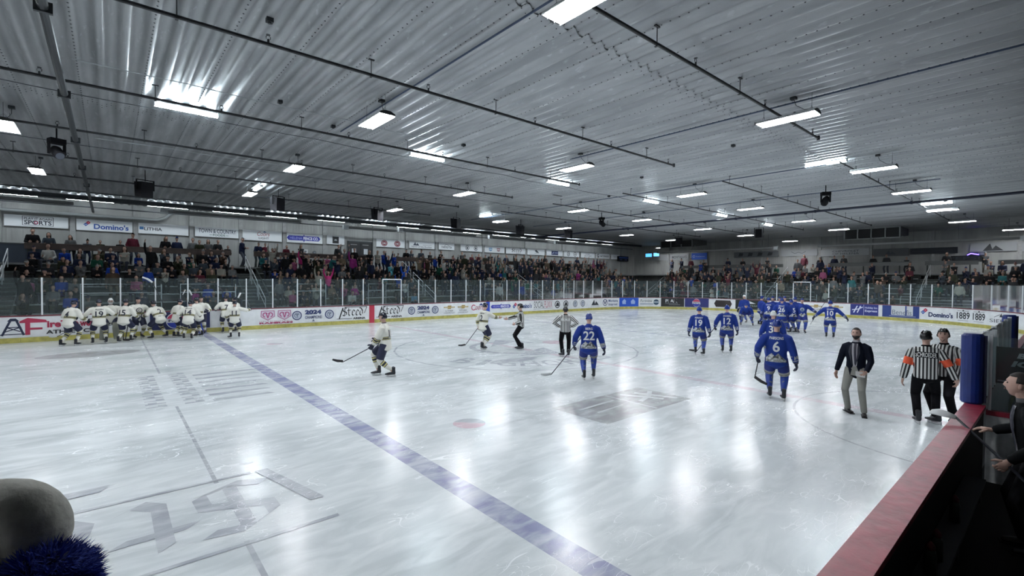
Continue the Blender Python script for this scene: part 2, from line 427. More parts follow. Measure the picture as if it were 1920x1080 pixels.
def domino(u, v, r):
    d = lambda cx, cy, q: [(cx, cy+q), (cx-q, cy), (cx, cy-q), (cx+q, cy)]
    return [('P', d(u+r*.5, v+r*.5, r*.68), 'b02848'), ('P', d(u-r*.2, v-r*.2, r*.68), '1e4f9a'), ('D', u+r*.5, v+r*.5, .12*r, .12*r, 'e8e8e8'), ('D', u-r*.4, v-r*.2, .12*r, .12*r, 'e8e8e8'), ('D', u, v-r*.2, .12*r, .12*r, 'e8e8e8')]
def hexa(cx, cy, rx, ry, col): return ('P', [(cx-rx, cy), (cx-rx*.8, cy-ry), (cx+rx*.8, cy-ry), (cx+rx, cy), (cx+rx*.8, cy+ry), (cx-rx*.8, cy+ry)], col)
def seal(cx, cy, r, col=NV): return [('O', cx, cy, r, r*.2, col), ('D', cx, cy, r*.78, r*.78, 'b9bec8'), ('O', cx, cy, r*.55, r*.12, '5a6580', .5, 5.2), ('L', [(cx-r*.3, cy+r*.25), (cx+r*.3, cy+r*.2), (cx-r*.1, cy-.05*r), (cx+.2*r, cy-.3*r)], r*.14, '4a5570')]
def mtn(cx, cy, r, col='1a2430'): return [('P', [(cx-r, cy-r*.5), (cx-.3*r, cy+.5*r), (cx, cy-r*.5)], col), ('P', [(cx-.2*r, cy-r*.5), (cx+.25*r, cy+r*.2), (cx+r, cy-r*.5)], col)]
def champ(): return seal(.28, .62, .25)+seal(2.0, .62, .25)+[('T', '2024', .68, .66, 1.55, .90, NV, dict(bold=.05)), ('T', 'CHAMPIONS', .68, .42, 1.58, .58, NV, dict(bold=.02)), ('P', [(1.05, .27), (1.2, .27), (1.14, .38), (1.11, .38)], '555e70')]
def steed(): return [('L', [(.2, .3), (.42, .95)], .07, '14161c'), ('L', [(.06, .32), (.95, .32)], .03, '14161c'), ('L', [(.5, .98), (1.85, .98), (1.68, .6)], .035, '14161c'), ('N', 'Steed', .38, .46, 1.6, .96, '101218'), ('T', 'ARENA', 1.0, .26, 1.75, .38, '101218', dict(bold=.04))]
def ram(x): return [('P', [(x+.18, .94), (x+.82, .94), (x+.84, .62), (x+.5, .42), (x+.16, .62)], 'a8688c'), ('P', [(x+.22, .9), (x+.78, .9), (x+.8, .64), (x+.5, .47), (x+.2, .64)], 'c9c4d0'), ('O', x+.38, .72, .13, .05, 'a04070', .5, 4.6), ('O', x+.62, .72, .13, .05, 'a04070', -1.5, 2.7), ('L', [(x+.42, .82), (x+.5, .55), (x+.58, .82)], .05, 'a04070'),
              ('T', 'HELENA', x+.1, .36, x+.9, .4, 'a06a80', dict(spacing=1.3)), ('T', 'RAM', x+.1, .25, x+.9, .34, 'a03058', dict(bold=.05))]
def chevy(x): return [('P', [(x, .78), (x+.3, .78), (x+.34, .86), (x+.62, .86), (x+.6, .78), (x+.9, .78), (x+.86, .7), (x+.6, .7), (x+.56, .63), (x+.3, .63), (x+.32, .7), (x+.02, .7)], '9a8248'), ('P', [(x+.08, .76), (x+.82, .76), (x+.8, .72), (x+.06, .72)], 'c2b48a'),
              ('T', 'LITHIA', x+.15, .46, x+.75, .56, '30343c'), ('T', 'CHEVROLET', x+.02, .32, x+.88, .41, '40444c')]
def fence_logo(w_, y0, y1):
    m = (y0+y1)/2; h = (y1-y0)
    return [('P', [(0, m), (.12, y0+.1*h), (w_-.12, y0+.1*h), (w_, m), (w_-.12, y1-.1*h), (.12, y1-.1*h)], '2a2f9a'), ('P', [(w_/2-.12, m), (w_/2, y0-.2*h), (w_/2+.12, m), (w_/2, y1+.2*h)], '2a2f9a'), ('T', 'HELENA', .2, y0+.28*h, w_*.45, y1-.28*h, '8f96d8', dict(bold=.02)), ('T', 'FENCE CO.', w_*.48, y0+.24*h, w_-.15, y1-.24*h, 'e4e6f4', dict(bold=.04))]
board_ad(-15.9, -11.9, [('L', [(.72, .3), (.95, .88)], .07, '182240'), ('L', [(1.32, .3), (1.12, .88)], .07, '182240'), ('L', [(.8, .45), (1.25, .62), (.85, .62), (1.22, .45)], .035, '182240'), ('P', [(.86, .86), (1.2, .86), (1.1, .97), (.95, .97)], '182240'), ('R', .62, .33, 1.42, .36, '182240'),
          ('R', 1.36, .3, 1.5, .9, 'a52a4a'), ('P', [(1.2, .78), (2.0, .78), (1.95, .88), (1.43, .98), (1.2, .85)], 'a52a4a'), ('R', 1.5, .5, 1.85, .58, 'a52a4a'), ('T', 'ireT', 1.98, .56, 2.62, .84, 'a52a4a', dict(bold=.04)), ('O', 2.8, .66, .13, .06, 'a52a4a'), ('P', [(2.72, .62), (2.88, .62), (2.82, .84)], 'c9a24a'), ('T', 'wer', 2.96, .56, 3.4, .76, 'a52a4a', dict(bold=.04)),
          ('T', 'ATHLETICS', 1.95, .3, 3.4, .46, '14141c', dict(bold=.03)), ('T', 'BlueC', 3.05+.35, .52, 3.98, .72, '3a4560'), ('T', 'of', 3.7, .36, 3.9, .48, '3a4560')])
board_ad(-10.6, -8.3, pepsi(.95, .62, .34), '1a2450')
board_ad(-6.3, -4.6, ram(.05)+ram(.85))
board_ad(-4.6, -2.3, champ()); board_ad(-2.25, -.3, steed()); board_ad(.12, 2.2, steed()); board_ad(2.25, 4.6, champ())
board_ad(4.65, 7.0, chevy(.25)+chevy(1.35))
board_ad(7.05, 8.4, [('O', .3, .66, .2, .06, '9a2848', .7, 5.6), ('P', [(.75, .8), (.95, .95), (1.12, .8)], '1c2c6e'), ('T', 'oors', .45, .5, 1.15, .75, '9a2848', dict(shear=.3))])
board_ad(8.85, 10.8, fence_logo(1.9, .5, .82)); board_ad(10.85, 13.0, domino(.25, .65, .22)+[('T', "Domino's", .55, .45, 2.0, .8, '1e3f7a', dict(bold=.03))])
board_ad(13.05, 15.2, [('T', 'SOCIAL', .05, .42, 1.15, .92, '30343c'), ('T', 'FLIXX', 1.18, .42, 2.05, .92, 'a04058'), ('R', 0, .34, 2.1, .36, '60646c'), ('R', 0, .96, 2.1, .98, '60646c')])
board_ad(15.25, 17.3, [('O', .45, .63, .3, .07, '1c2028'), ('P', [(.25, .5), (.65, .5), (.6, .75), (.4, .8)], '1c2028'), ('O', 1.45, .63, .3, .07, '1c2028'), ('P', [(1.25, .5), (1.65, .5), (1.6, .75), (1.4, .8)], '1c2028')])
board_ad(17.35, 19.3, seal(.5, .63, .28, '5a6068')+seal(1.45, .63, .28, '5a6068')); board_ad(19.35, 21.3, mtn(1.1, .68, .5)+[('T', 'OLD STONE', .55, .3, 1.65, .38, '606870')])
board_ad(21.35, 23.4, [('O', .42, .63, .3, .06, '2a3560'), ('L', [(.22, .85), (.42, .5), (.62, .85)], .09, '2a3560'), ('T', 'Montana', .85, .66, 1.95, .9, '3a4a78', dict(bold=.02)), ('T', 'Internet', .85, .34, 1.9, .58, '3a4a78', dict(bold=.02))])
board_ad(23.46, 25.46, [('P', [(.35, .45), (.75, .45), (.8, .68), (.55, .92), (.3, .68)], '9fb4e0'), ('P', [(1.25, .45), (1.65, .45), (1.7, .68), (1.45, .92), (1.2, .68)], '9fb4e0')], '1c4fb8')
board_ad(25.5, 27.55, [('T', 'Pureview', .12, .62, 1.3, .88, '3a4550', dict(shear=.3)), ('R', .1, .42, 1.4, .48, '4a6a88'), ('D', 1.65, .62, .26, .26, '2e4a60'), ('R', 1.4, .58, 1.9, .68, 'b8c4cc')])
board_ad(27.6, 29.65, [('T', 'PEAK', .4, .6, 1.45, .9, 'c8ccd0', dict(bold=.03)), ('R', .35, .5, 1.5, .53, '8a8e92'), ('R', .7, .38, 1.7, .42, '7a7e82')], '16181c')
board_ad(29.7, 31.74, [('O', 1.02, .62, .75, .06, '2c3f90', 0, 6.28), ('O', 1.02, .62, .55, .05, '2c3f90')]+pepsi(1.02, .62, .33), '1a2468', .22, 1.02) if False else board_ad(29.7, 31.74, pepsi(1.0, .62, .33), '1a2468')
board_ad(31.8, 33.94, [hexa(1.15, .62, .75, .3, '241a1c'), ('T', 'Butterfly', .6, .55, 1.7, .75, 'a8a4a0', dict(shear=.3)), ('R', .75, .42, 1.6, .46, '7a7674')])
board_ad(34.0, 36.7, [('P', [(.7, .75), (1.1, .95), (1.7, .72), (1.2, .7)], 'd0d4d6'), ('T', 'TEAM', 1.2, .48, 1.9, .58, 'a0b0a8')], '14201c')
board_ad(38.6, 42.3, chevy(1.1)+chevy(2.45))
board_ad(42.38, 44.05, [('L', [(.2, .4), (.42, .9)], .07, 'd8dcec'), ('L', [(.42, .4), (.62, .9)], .07, 'd8dcec'), ('L', [(.1, .6), (.45, .66), (.75, .82)], .06, 'd8dcec'), ('R', .8, .24, .82, 1.0, 'c8cce0'), ('T', 'Holiday Inn', .88, .68, 1.6, .86, 'c8cce8', dict(bold=.02)), ('T', 'Express', .88, .44, 1.6, .64, 'd8dcf0', dict(bold=.02))], '222c78')
board_ad(44.28, 46.42, [('R', .52, .38, 1.8, 1.02, 'c4c8cc'), ('T', 'Benefis', .58, .42, 1.7, .74, '5a6478'), ('R', .4, .3, 1.95, .34, '8c96b0')], '1c3576')
board_ad(46.46, 48.5, domino(.22, .72, .2)+[('T', "Domino's", .5, .4, 1.95, .72, '1e2f5a', dict(bold=.04))])
for a in (48.55, 49.55): board_ad(a, a+.95, [('T', '1889', .08, .42, .88, .84, '22252c', dict(bold=.02)), ('R', .12, .9, .84, .92, '30343c'), ('D', .48, .93, .05, .05, '22252c'), ('R', .15, .32, .8, .34, '60646c')])
board_ad(50.55, 52.6, mtn(1.1, .84, .22)+[('L', [(.5, .7), (.9, .86), (1.7, .68)], .03, '3a3f48'), ('T', 'SIEBEL', .2, .4, 1.9, .6, '4a4e56')])

# --- ceiling: fluted metal deck in panels -------------------------------
g = NT('ceiling_deck'); pos = g.n('NewGeometry').outputs['Position']
col = g.mix(g.ramp(g.noise(1.2, pos, 6, (2.5, .35, 1)), [(.35, 0.), (.68, 1.)]), (.30, .31, .32), (.42, .43, .44))
col = g.mix(g.ramp(g.noise(7, pos, 4, (2.0, .5, 1)), [(.62, 0.), (.72, .4)]), col, (.62, .65, .67))
g.l(col, g.b.inputs['Base Color']); g.b.inputs['Metallic'].default_value = .55
g.l(g.math('ADD', g.math('MULTIPLY', g.noise(4, pos, 4, (2, .4, 1)), .25), .27), g.b.inputs['Roughness'])
g.bump(g.noise(5, pos, 5, (1, .3, 1)), .15, .01)
DECK = g.m
ceiling = thing('ceiling', None, None, (0, 0, CEIL)); ceiling['kind'] = 'structure'
A = .10; P = .35
def prof(t):   # t in flutes, 0 = crest hanging lowest
    c = .5-.5*math.cos(2*math.pi*t); return A*max(0, min(1, (c-.5)*1.45+.5))
seg = 8
def deck_panel(L):
    V = []; F = []; n = 3*seg
    for i in range(n+1):
        x = 3*P*i/n; z = prof(i/seg)
        V += [(x, 0, z), (x, L, z)]
    for i in range(n): F.append((2*i, 2*i+2, 2*i+3, 2*i+1))
    me = bpy.data.meshes.new('ceiling_panel'); me.from_pydata(V, [], F)
    me.polygons.foreach_set('use_smooth', [True]*len(me.polygons)); me.materials.append(DECK); return me
ys = [-7, 4.75, 14.65, 24.6, 35]
for j in range(4):
    me = deck_panel(ys[j+1]-ys[j]+.12)
    for i in range(60):
        x = XL+i*3*P
        o = link('ceiling_panel', me, ceiling); o.location = (x, ys[j]-.06, -.018*(j % 2)+(.003 if i % 2 else 0))
mb = MB(); mb.box(XL, YN, CEIL+.16, XR+.2, YF+.2, CEIL+.2); tag(mb.build('ceiling_roof', M('roof_back', (.1, .1, .1), .9)), kind='structure').name = 'ceiling_1'
rv = MB()
def rivet(x, y, z, r=.018):
    rv.add([(x-r, y, z), (x, y-r, z), (x+r, y, z), (x, y+r, z), (x, y, z-.012)], [(0, 1, 4), (1, 2, 4), (2, 3, 4), (3, 0, 4)])
for i in range(8, 38):
    x = XL+i*3*P
    y = .2
    while y < 24:
        rivet(x, y, .0-.018); y += .16
for ysm in (4.75, 14.65):
    for i in range(int(60*3*4)):
        x = XL+i*P/4
        if -16 < x < 16:
            for d in (-.09, .09): rivet(x, ysm+d, prof(i/4)-.018, .016)
o = rv.build('rivet', M('dark_screw_heads', (.02, .02, .025), .5), ceiling); tag(o, kind='stuff')
o = link('deck_hole', mk('tmp_patch', *(lambda m: (m.v, m.f))((lambda m: m)(MB().box(-.3, -.05, -.02, .3, .05, 0)))).data, ceiling, M('dark_patch', (.05, .05, .055), .6)); bpy.data.objects.remove(bpy.data.objects['tmp_patch']); o.location = (5.0, 15.7, -.01)

# --- walls ---------------------------------------------------------------
g = NT('wall_siding'); pos = g.n('NewGeometry').outputs['Position']
g.l(g.mix(g.ramp(g.noise(1.0, pos, 5, (1.5, 1.5, .35)), [(.3, 0.), (.7, 1.)]), (.27, .275, .265), (.38, .385, .375)), g.b.inputs['Base Color']); g.b.inputs['Roughness'].default_value = .5
SIDING = g.m; TRIM = M('wall_column_paint', (.33, .335, .33), .55, noise=.15)
def siding(name, p0, p1, z0, z1, nrm):
    """vertical board siding from p0 to p1: every board a piece, joints recessed"""
    root = thing(name, None, None, (p0[0], p0[1], 0), math.atan2(p1[1]-p0[1], p1[0]-p0[0])); root['kind'] = 'structure'
    L = math.hypot(p1[0]-p0[0], p1[1]-p0[1]); n_ = int(L/.61); bw = L/n_
    mb = MB().box(.004, -.03, z0, bw-.004, .0, z1)
    for q in range(1, 3): mb.box(q*bw/3-.01, .0, z0, q*bw/3+.01, .014, z1)
    tmp = mb.build('wall_panel', SIDING, None); me = tmp.data; bpy.data.objects.remove(tmp)
    for i in range(n_):
        o = link('wall_panel', me, root); o.location = (i*bw, 0, 0)
    b = MB().box(0, -.1, z0, L, -.035, z1).build('backing', TRIM, root)
    return root
wf = siding('wall_far', (XR, YF), (XL, YF), 0, CEIL+.1, None)
wr = siding('wall_right', (XR, YN), (XR, YF), 0, CEIL+.1, None)
tag(MB().box(XL-.2, YN, 0, XL, YF, CEIL+.1).build('wall_left', TRIM), kind='structure'); tag(MB().box(XL, YN-.2, 0, XR, YN, CEIL+.1).build('wall_front', M('dark_near_wall', (.08, .08, .085), .7)), kind='structure')
for x in (-16.3, -13.5, -10.78, -8.03, -5.3, -2.6, .15, 4.05, 6.9, 9.75, 14.85, 20.25, 25.7, 31.1, 36.2):
    o = MB().box(-.11, -.14, 0, .11, 0, CEIL).build('wall_column', TRIM, wf); o.location = (XR-x, .14, 0)
    o.rotation_euler = (0, 0, 0)
for y in (1.45, 6.3, 10.4, 14.3, 19.6, 25.4, 30.1):
    o = MB().box(-.11, 0, 0, .11, .14, CEIL).build('wall_column', TRIM, wr); o.location = (y-YN, 0, 0)

# ================================================================== LIGHTS AND SERVICES UNDER THE CEILING
TUBE = M('fluorescent_tube', TUBE_COL, .4, emit=LAMP_E); STRIPM = M('strip_lens', (.80, .93, 1.0), .4, emit=LAMP_E*.5)
lamp_white = M('lamp_reflector_white', (.75, .76, .77), .4); lamp_black = M('lamp_end_black', (.02, .02, .022), .5); steel = M('steel_dark', (.05, .055, .06), .45, .6)
pipe_blk = M('black_steel_pipe', (.012, .013, .016), .45); blue_pipe = M('blue_grey_conduit', (.05, .075, .13), .5, .3); galv = M('galvanised', (.35, .37, .38), .4, .7)
def hexp(a, b, r, n=6): m = MB(); m.tube([a, b], r, n); return m
def make_lamp(wide=True):
    t = thing('high_bay_lamp', 'x', 'lamp')
    W = .19; L = .61
    m = MB(); pr = [(-W, 0), (-W+.01, .035), (-.07, .085), (.07, .085), (W-.01, .035), (W, 0)]
    for y0, y1 in ((-L, L),):
        v = [(x, y0, z) for x, z in pr]+[(x, y1, z) for x, z in pr]+[(x*.97, y0, z-.006) for x, z in pr]+[(x*.97, y1, z-.006) for x, z in pr]
        f = [(i, i+1, i+7, i+6) for i in range(5)]+[(i+12, i+18, i+19, i+13) for i in range(5)]+[(0, 6, 18, 12), (5, 17, 23, 11)]
        m.add(v, f)
    m.build('reflector', lamp_white, t)
    for sgn in (-1, 1):
        v = [(x*1.02, sgn*(L+.02), z) for x, z in pr]+[(x*1.02, sgn*L, z) for x, z in pr]
        mk('end_cap', v, [tuple(range(6)), tuple(range(11, 5, -1))]+[(i, i+6, (i+1) % 6+6, (i+1) % 6) for i in range(6)], lamp_black, t)
    tb = hexp((0, -L+.02, 0), (0, L-.02, 0), .017).build('tube', TUBE, t); tb.location = (-.13, 0, .018)
    for x, z in ((-.045, .035), (.045, .035), (.13, .018)):
        o = link('tube', tb.data, t); o.location = (x, 0, z)
    m = MB()
    for i in range(13):
        y = -L+.05+i*.093; m.box(-W, y-.0025, -.018, W, y+.0025, -.013)
    for x in (-W, -.07, .07, W): m.box(x-.0025, -L, -.018, x+.0025, L, -.013)
    m.build('wire_guard', lamp_white, t)
    for y in (-.5, .5): h = MB(); h.tube([(0, y, .085), (0, y, .47)], .004, 4); h.tube([(-.1, y, .085), (0, y, .19), (.1, y, .085)], .003, 4); h.build('hanger_wire', steel, t)
    MB().tube([(0, -.5, .09), (.05, -.35, .14), (.1, -.15, .3), (.1, -.1, .46)], .006, 5).build('power_cable', lamp_black, t)
    MB().box(.04, -.16, .44, .16, -.04, .5).build('junction_box', steel, t)
    KIDS[t.name] = list(t.children); return t
lampx = [(-20.8, 0), (-13.9, 1), (-7.2, 1), (-.2, 1), (7.2, 1), (13.05, 1), (20.6, 1), (27.6, 1), (36, 1)]
lampy = [3.4, 9.8, 16.3, 22.9]
rown = ['nearest the benches', 'before the ceiling middle', 'beyond the ceiling middle', 'nearest the far stand']
coln = ['at the near end of the hall', 'above the huddled white team', 'over the near blue line', 'over the centre line', 'between centre and far blue line', 'beyond the far blue line', 'over the far end ice', 'in front of the far end wall', 'above the end stand']
lamp0 = None
for j, y in enumerate(lampy):
    for i, (x, vis) in enumerate(lampx):
        y = (1.6, 15.9, 29.3, 0)[j] if i == 8 else lampy[j]
        if i == 8 and j == 3: continue
        if i == 0 and j == 3: continue
        if lamp0 is None: lamp0 = make_lamp(); o = lamp0; kids0 = list(o.children); o.location = (x, y, 6.35)
        else:
            o = lamp0.copy(); COL.objects.link(o); o.location = (x, y, 6.35)
            for ch in kids0:
                c = ch.copy(); COL.objects.link(c); c.parent = o
        o['label'] = 'hanging fluorescent lamp %s, row %s' % (coln[i], rown[j]); o['group'] = 'hanging fluorescent lamps above the ice'
        o['category'] = 'lamp'
def make_strip(L, drop=0):
    t = thing('strip_light', 'x', 'light')
    MB().box(-L/2, -.06, .03, L/2, .06, .07).build('housing', lamp_white, t)
    m = MB(); m.add([(-L/2, -.07, .03), (L/2, -.07, .03), (L/2, -.045, -.03), (-L/2, -.045, -.03), (-L/2, .045, -.03), (L/2, .045, -.03), (-L/2, .07, .03), (L/2, .07, .03)], [(0, 1, 2, 3), (3, 2, 5, 4), (4, 5, 7, 6), (0, 3, 4, 6), (1, 7, 5, 2)])
    m.build('lens', STRIPM, t)
    for s_ in (-1, 1): MB().box(s_*L/2-.01, -.07, -.035, s_*L/2+.01, .07, .08).build('end_cap', lamp_white, t)
    for s_ in (-1, 1):
        if drop: MB().tube([(s_*L/3, 0, .06), (s_*L/3, 0, drop)], .008, 5).build('hanger_rod', lamp_white, t)
    return t
S1 = None
STRIPW = M('wall_strip_lens', (.85, .94, 1.0), .4, emit=45)
def strips(lst, L, z, grp, labs):
    first = None
    for (x, y, rz), lab in zip(lst, labs):
        if first is None: first = make_strip(L, 6.9-z if z < 6.7 else .12); [q.data.materials.clear() or q.data.materials.append(STRIPW) for q in first.children if q.name.startswith('lens') and z < 6.7]; o = first; kk = list(o.children)
        else:
            o = first.copy(); COL.objects.link(o)
            for ch in kk: c = ch.copy(); COL.objects.link(c); c.parent = o
        o.location = (x, y, z); o.rotation_euler = (0, 0, rz); o['label'] = lab; o['group'] = grp
mid = [(-10.5, 13.35), (-3.75, 13.35), (2.6, 13.35), (9.6, 13.4), (17.4, 13.4), (24.8, 13.5), (-17.3, 13.35)]
strips([(x, y, 0) for x, y in mid], 1.3, 6.76, 'strip lights along the ceiling middle', ['white strip light fixed to the ceiling middle, %s' % q for q in
       ('brightest one above the near blue line', 'second one from the left', 'just beyond the centre line', 'above the far blue line', 'fifth one from the left', 'sixth, furthest from camera', 'out past the left edge')])
strips([(7.15, 4.75, math.pi/2), (21.1, 3.7, math.pi/2), (-6.7, 23.6, math.pi/2), (6.8, 23.9, math.pi/2)], 1.25, 6.78, 'bluish strip lights beside the hanging lamps',
       ['bluish strip light above the lamp at the right', 'bluish strip light at the far right near the end', 'small bluish strip light behind the lamp at left', 'bluish strip light behind the far stand lamp'])
wx = [-18.6, -15.6, -12.7, -9.4, -6.3, -3.4, -.2, 2.9, 5.7, 8.7, 11.8, 15.0, 18.3, 21.6, 24.5, 27.5, 30.2]
ordn = ['first', 'second', 'third', 'fourth', 'fifth', 'sixth', 'seventh', 'eighth', 'ninth', 'tenth', 'eleventh', 'twelfth', 'thirteenth', 'fourteenth', 'fifteenth', 'sixteenth', 'seventeenth', 'eighteenth', 'nineteenth', 'twentieth'] + ['number %d' % i for i in range(21, 90)]
strips([(x, 32.45, 0) for x in wx], 1.9, 6.62, 'strip lights over the back of the far stand', ['strip light high over the far stand wall, %s from the left end' % ordn[i] for i in range(len(wx))])
0 and strips([(38.2, 29.3, math.pi/2), (38.2, 15.6, math.pi/2), (38.0, 2.2, math.pi/2)], 1.5, 6.5, 'strip lights at the end wall', ['strip light by the end wall near the far corner', 'strip light above the middle of the end stand', 'strip light at the end wall nearest right edge'])

# --- sprinkler pipes
hang0 = None
def hanger_mesh():
    m = MB(); m.tube([(0, 0, 0), (0, 0, .3)], .008, 5); m.box(-.06, -.02, .28, .06, .02, .3); m.box(-.02, -.04, -.04, .02, .04, -.03)
    return m
def head_mesh():
    m = MB(); m.tube([(0, 0, .0), (0, 0, .08)], .018, 6); m.tube([(-.03, 0, .08), (-.035, 0, .12), (0, 0, .15), (.035, 0, .12), (.03, 0, .08)], .006, 4); m.tube([(0, 0, .15), (0, 0, .155)], .035, 8)
    return m
pcount = 0
def sprinkler(x0, x1, y, lab, r=.028, z=6.55):
    t = thing('sprinkler_pipe', lab, 'pipe', (x0, y, z), 0, 'sprinkler pipes along the ceiling')
    hexp((0, 0, 0), (x1-x0, 0, 0), r, 10).build('pipe', pipe_blk, t)
    hm = hanger_mesh().build('hanger', pipe_blk, t).data; sm = head_mesh().build('sprinkler_head', steel, t).data
    k = 0; x = .6
    for o in list(t.children):
        if o.name.startswith(('hanger', 'sprinkler_head')): bpy.data.objects.remove(o)
    while x < x1-x0:
        o = link('hanger', hm, t); o.location = (x, 0, 0); k += 1
        o = link('sprinkler_head', sm, t); o.location = (min(x+1.25, x1-x0), 0, 0)
        x += 3.05
    MB().tube([(x1-x0, 0, -.05), (x1-x0, 0, .06)], r*1.3, 8).build('end_elbow', pipe_blk, t)
for x0, x1, y, lab in ((-24, 2.7, 3.64, 'black sprinkler pipe running under the nearest lamps'), (-24, 2.6, 7.9, 'long black sprinkler pipe crossing the upper left ceiling'), (-24, 2.66, 12.2, 'black sprinkler pipe passing in front of the bright strip light'),
                       (-24, 2.65, 16.4, 'third black sprinkler pipe down the left ceiling'), (-24, 2.4, 20.6, 'fourth black sprinkler pipe towards the far stand'), (-24, 3, 24.6, 'fifth black sprinkler pipe close to the far stand'),
                       (6.1, 28, 4.05, 'black sprinkler pipe by the lamps at the right'), (6.3, 28, 8.0, 'black sprinkler pipe beside the moving stage light'), (5.6, 28, 12.2, 'black sprinkler pipe down the middle of the far ceiling'), (5.4, 28, 16.4, 'black sprinkler pipe over the far blue line'), (5.2, 28, 20.4, 'black sprinkler pipe nearest the far corner')):
    sprinkler(x0, x1, y, lab, .026 if x0 > 0 else .03)
def run(name, lab, cat, pts_, r, mat, n=8, collars=()):
    t = thing(name, lab, cat, pts_[0], 0)
    b = Vector(pts_[0]); MB().tube([Vector(p)-b for p in pts_], r, n).build('pipe', mat, t)
    for c_ in collars: MB().box(-r*1.6, -.03, -r*1.2, r*1.6, .03, r*1.2).build('coupling', mat, t).location = Vector(c_)-b
run('water_main', 'thick dark pipe crossing the ceiling at the far left', 'pipe', [(-12.65, -6, 6.28), (-12.65, 34.8, 6.28)], .06, steel, 10, [(-12.65, y, 6.28) for y in (3.0, 8.2, 12.2, 16.4, 20.6, 24.6, 29)])
run('water_main', 'dark blue main pipe crossing the far right ceiling', 'pipe', [(16.8, -6, 6.4), (16.8, 31, 6.4)], .06, M('dark_blue_pipe', (.015, .02, .045), .5), 10, [(16.8, y, 6.4) for y in (4, 8, 12.2, 16.4, 20.4)])
for x, y0, y1, q in ((-7.05, -6, 12.4, 'ending at the second lamp, upper left'), (-.05, -6, 10.2, 'running between two lamps over the centre line'), (7.1, 4.7, 26, 'feeding lamps before the far blue line'), (13.0, 2.5, 26, 'feeding lamps beyond the far blue line')):
    run('conduit', 'thin blue grey conduit %s' % q, 'conduit', [(x, y0, 6.74), (x, y1, 6.74)], .018, blue_pipe, 6)
for k, (y, x0, x1) in enumerate(((13.7, -24, 26), (11.4, -12.5, -3.6), (19.2, -16, 20), (17.9, -12.3, -6.2))):
    pts_ = [(x, y+.04*math.sin(x*1.7), 6.78-.05*abs(math.sin(x*.9))) for x in np.arange(x0, x1, .6)]
    run('ceiling_cable', 'thin drooping cable tied along the ceiling, %s' % ('longest one through the middle', 'looped one at upper left', 'one beyond the middle strip lights', 'short pale one at the left')[k], 'cable', pts_, .009, galv if k in (3, 1) else steel, 4)
jb = [(-8.9, 11.3), (-3.6, 11.4), (-7.3, 12.3), (2.6, 5.9), (6.9, 14), (12.8, 16), (4.4, 10.4), (-10, 7.6)]
for i, (x, y) in enumerate(jb):
    t = thing('junction_box', 'small grey junction box on the ceiling, %s' % ('near the looped cable at upper left', 'where the looped cable ends', 'at the end of the blue conduit', 'alone on the ceiling right of centre', 'over the far blue line', 'beyond the far blue line', 'between the middle lamps', 'above the long sprinkler pipe')[i], 'box', (x, y, 6.74))
    MB().box(-.05, -.05, .03, .05, .05, .1).build('box_body', steel, t); MB().tube([(0, 0, .08), (0, 0, .01)], .03, 8).build('cover', steel, t)
# --- hanging speakers and moving stage lights
blk_m = M('matt_black_metal', (.006, .006, .008), .8, spec=.15); lens_m = M('lens_glass', (.05, .06, .08), .08)
def stage_light(x, y, rz, lab):
    t = thing('stage_light', lab, 'stage light', (x, y, 6.2), rz, 'moving stage lights under the ceiling')
    MB().tube([(0, 0, .655), (0, 0, .33)], .02, 6).build('clamp', blk_m, t)
    m = MB(); m.box(-.17, -.13, .2, .17, .13, .34); m.build('base', blk_m, t)
    m = MB(); m.box(-.19, -.05, -.1, -.15, .05, .22); m.box(.15, -.05, -.1, .19, .05, .22); m.build('yoke', blk_m, t)
    h = MB(); h.tube([(0, .14, .1), (0, .05, .03), (0, -.14, -.12), (0, -.19, -.16)], [.08, .13, .14, .12], 12); hd = h.build('lamp_head', blk_m, t, True)
    MB().tube([(0, -.19, -.161), (0, -.2, -.168)], .1, 12).build('lens', lens_m, hd)
stage_light(-13.1, 17.84, .4, 'black moving stage light on the thick pipe at far left'); stage_light(11.75, 6.06, 2.2, 'black moving stage light hanging near the right lamps'); stage_light(11.4, 18.06, 1.2, 'small black moving stage light over the far ice')
def speaker(x, y, lab, rz=.2):
    t = thing('hanging_speaker', lab, 'speaker', (x, y, 6.1), rz, 'hanging speakers facing the stands')
    MB().tube([(0, 0, .8), (0, 0, .35)], .015, 6).build('drop_rod', blk_m, t)
    v = [(-.2, -.18, -.32), (.2, -.18, -.32), (.28, .2, -.25), (-.28, .2, -.25), (-.2, -.2, .3), (.2, -.2, .3), (.28, .26, .34), (-.28, .26, .34)]
    mk('cabinet', v, [(0, 3, 2, 1), (4, 5, 6, 7), (0, 1, 5, 4), (1, 2, 6, 5), (2, 3, 7, 6), (3, 0, 4, 7)], blk_m, t)
    MB().box(-.22, .24, -.2, .22, .27, .28).build('grille', steel, t)
    m = MB(); m.box(-.31, -.02, .0, -.27, .02, .4); m.box(.27, -.02, .0, .31, .02, .4); m.box(-.31, -.02, .38, .31, .02, .41); m.build('bracket', blk_m, t)
for i, (x, y) in enumerate(((-10.87, 23.11), (-5.86, 23.48), (-.78, 23.66), (4.66, 24.15), (10.18, 24.3), (14.72, 23.87), (23.85, 13.72), (26.1, 21.39))):
    speaker(x, y, 'black hanging speaker, %s' % ('leftmost, above the huddled team', 'second from the left', 'third from left, by the centre line', 'fourth from the left', 'fifth from the left', 'sixth from the left, near the far corner', 'facing the end stand, right one', 'facing the end stand corner')[i], .3 if i < 6 else -1.3)
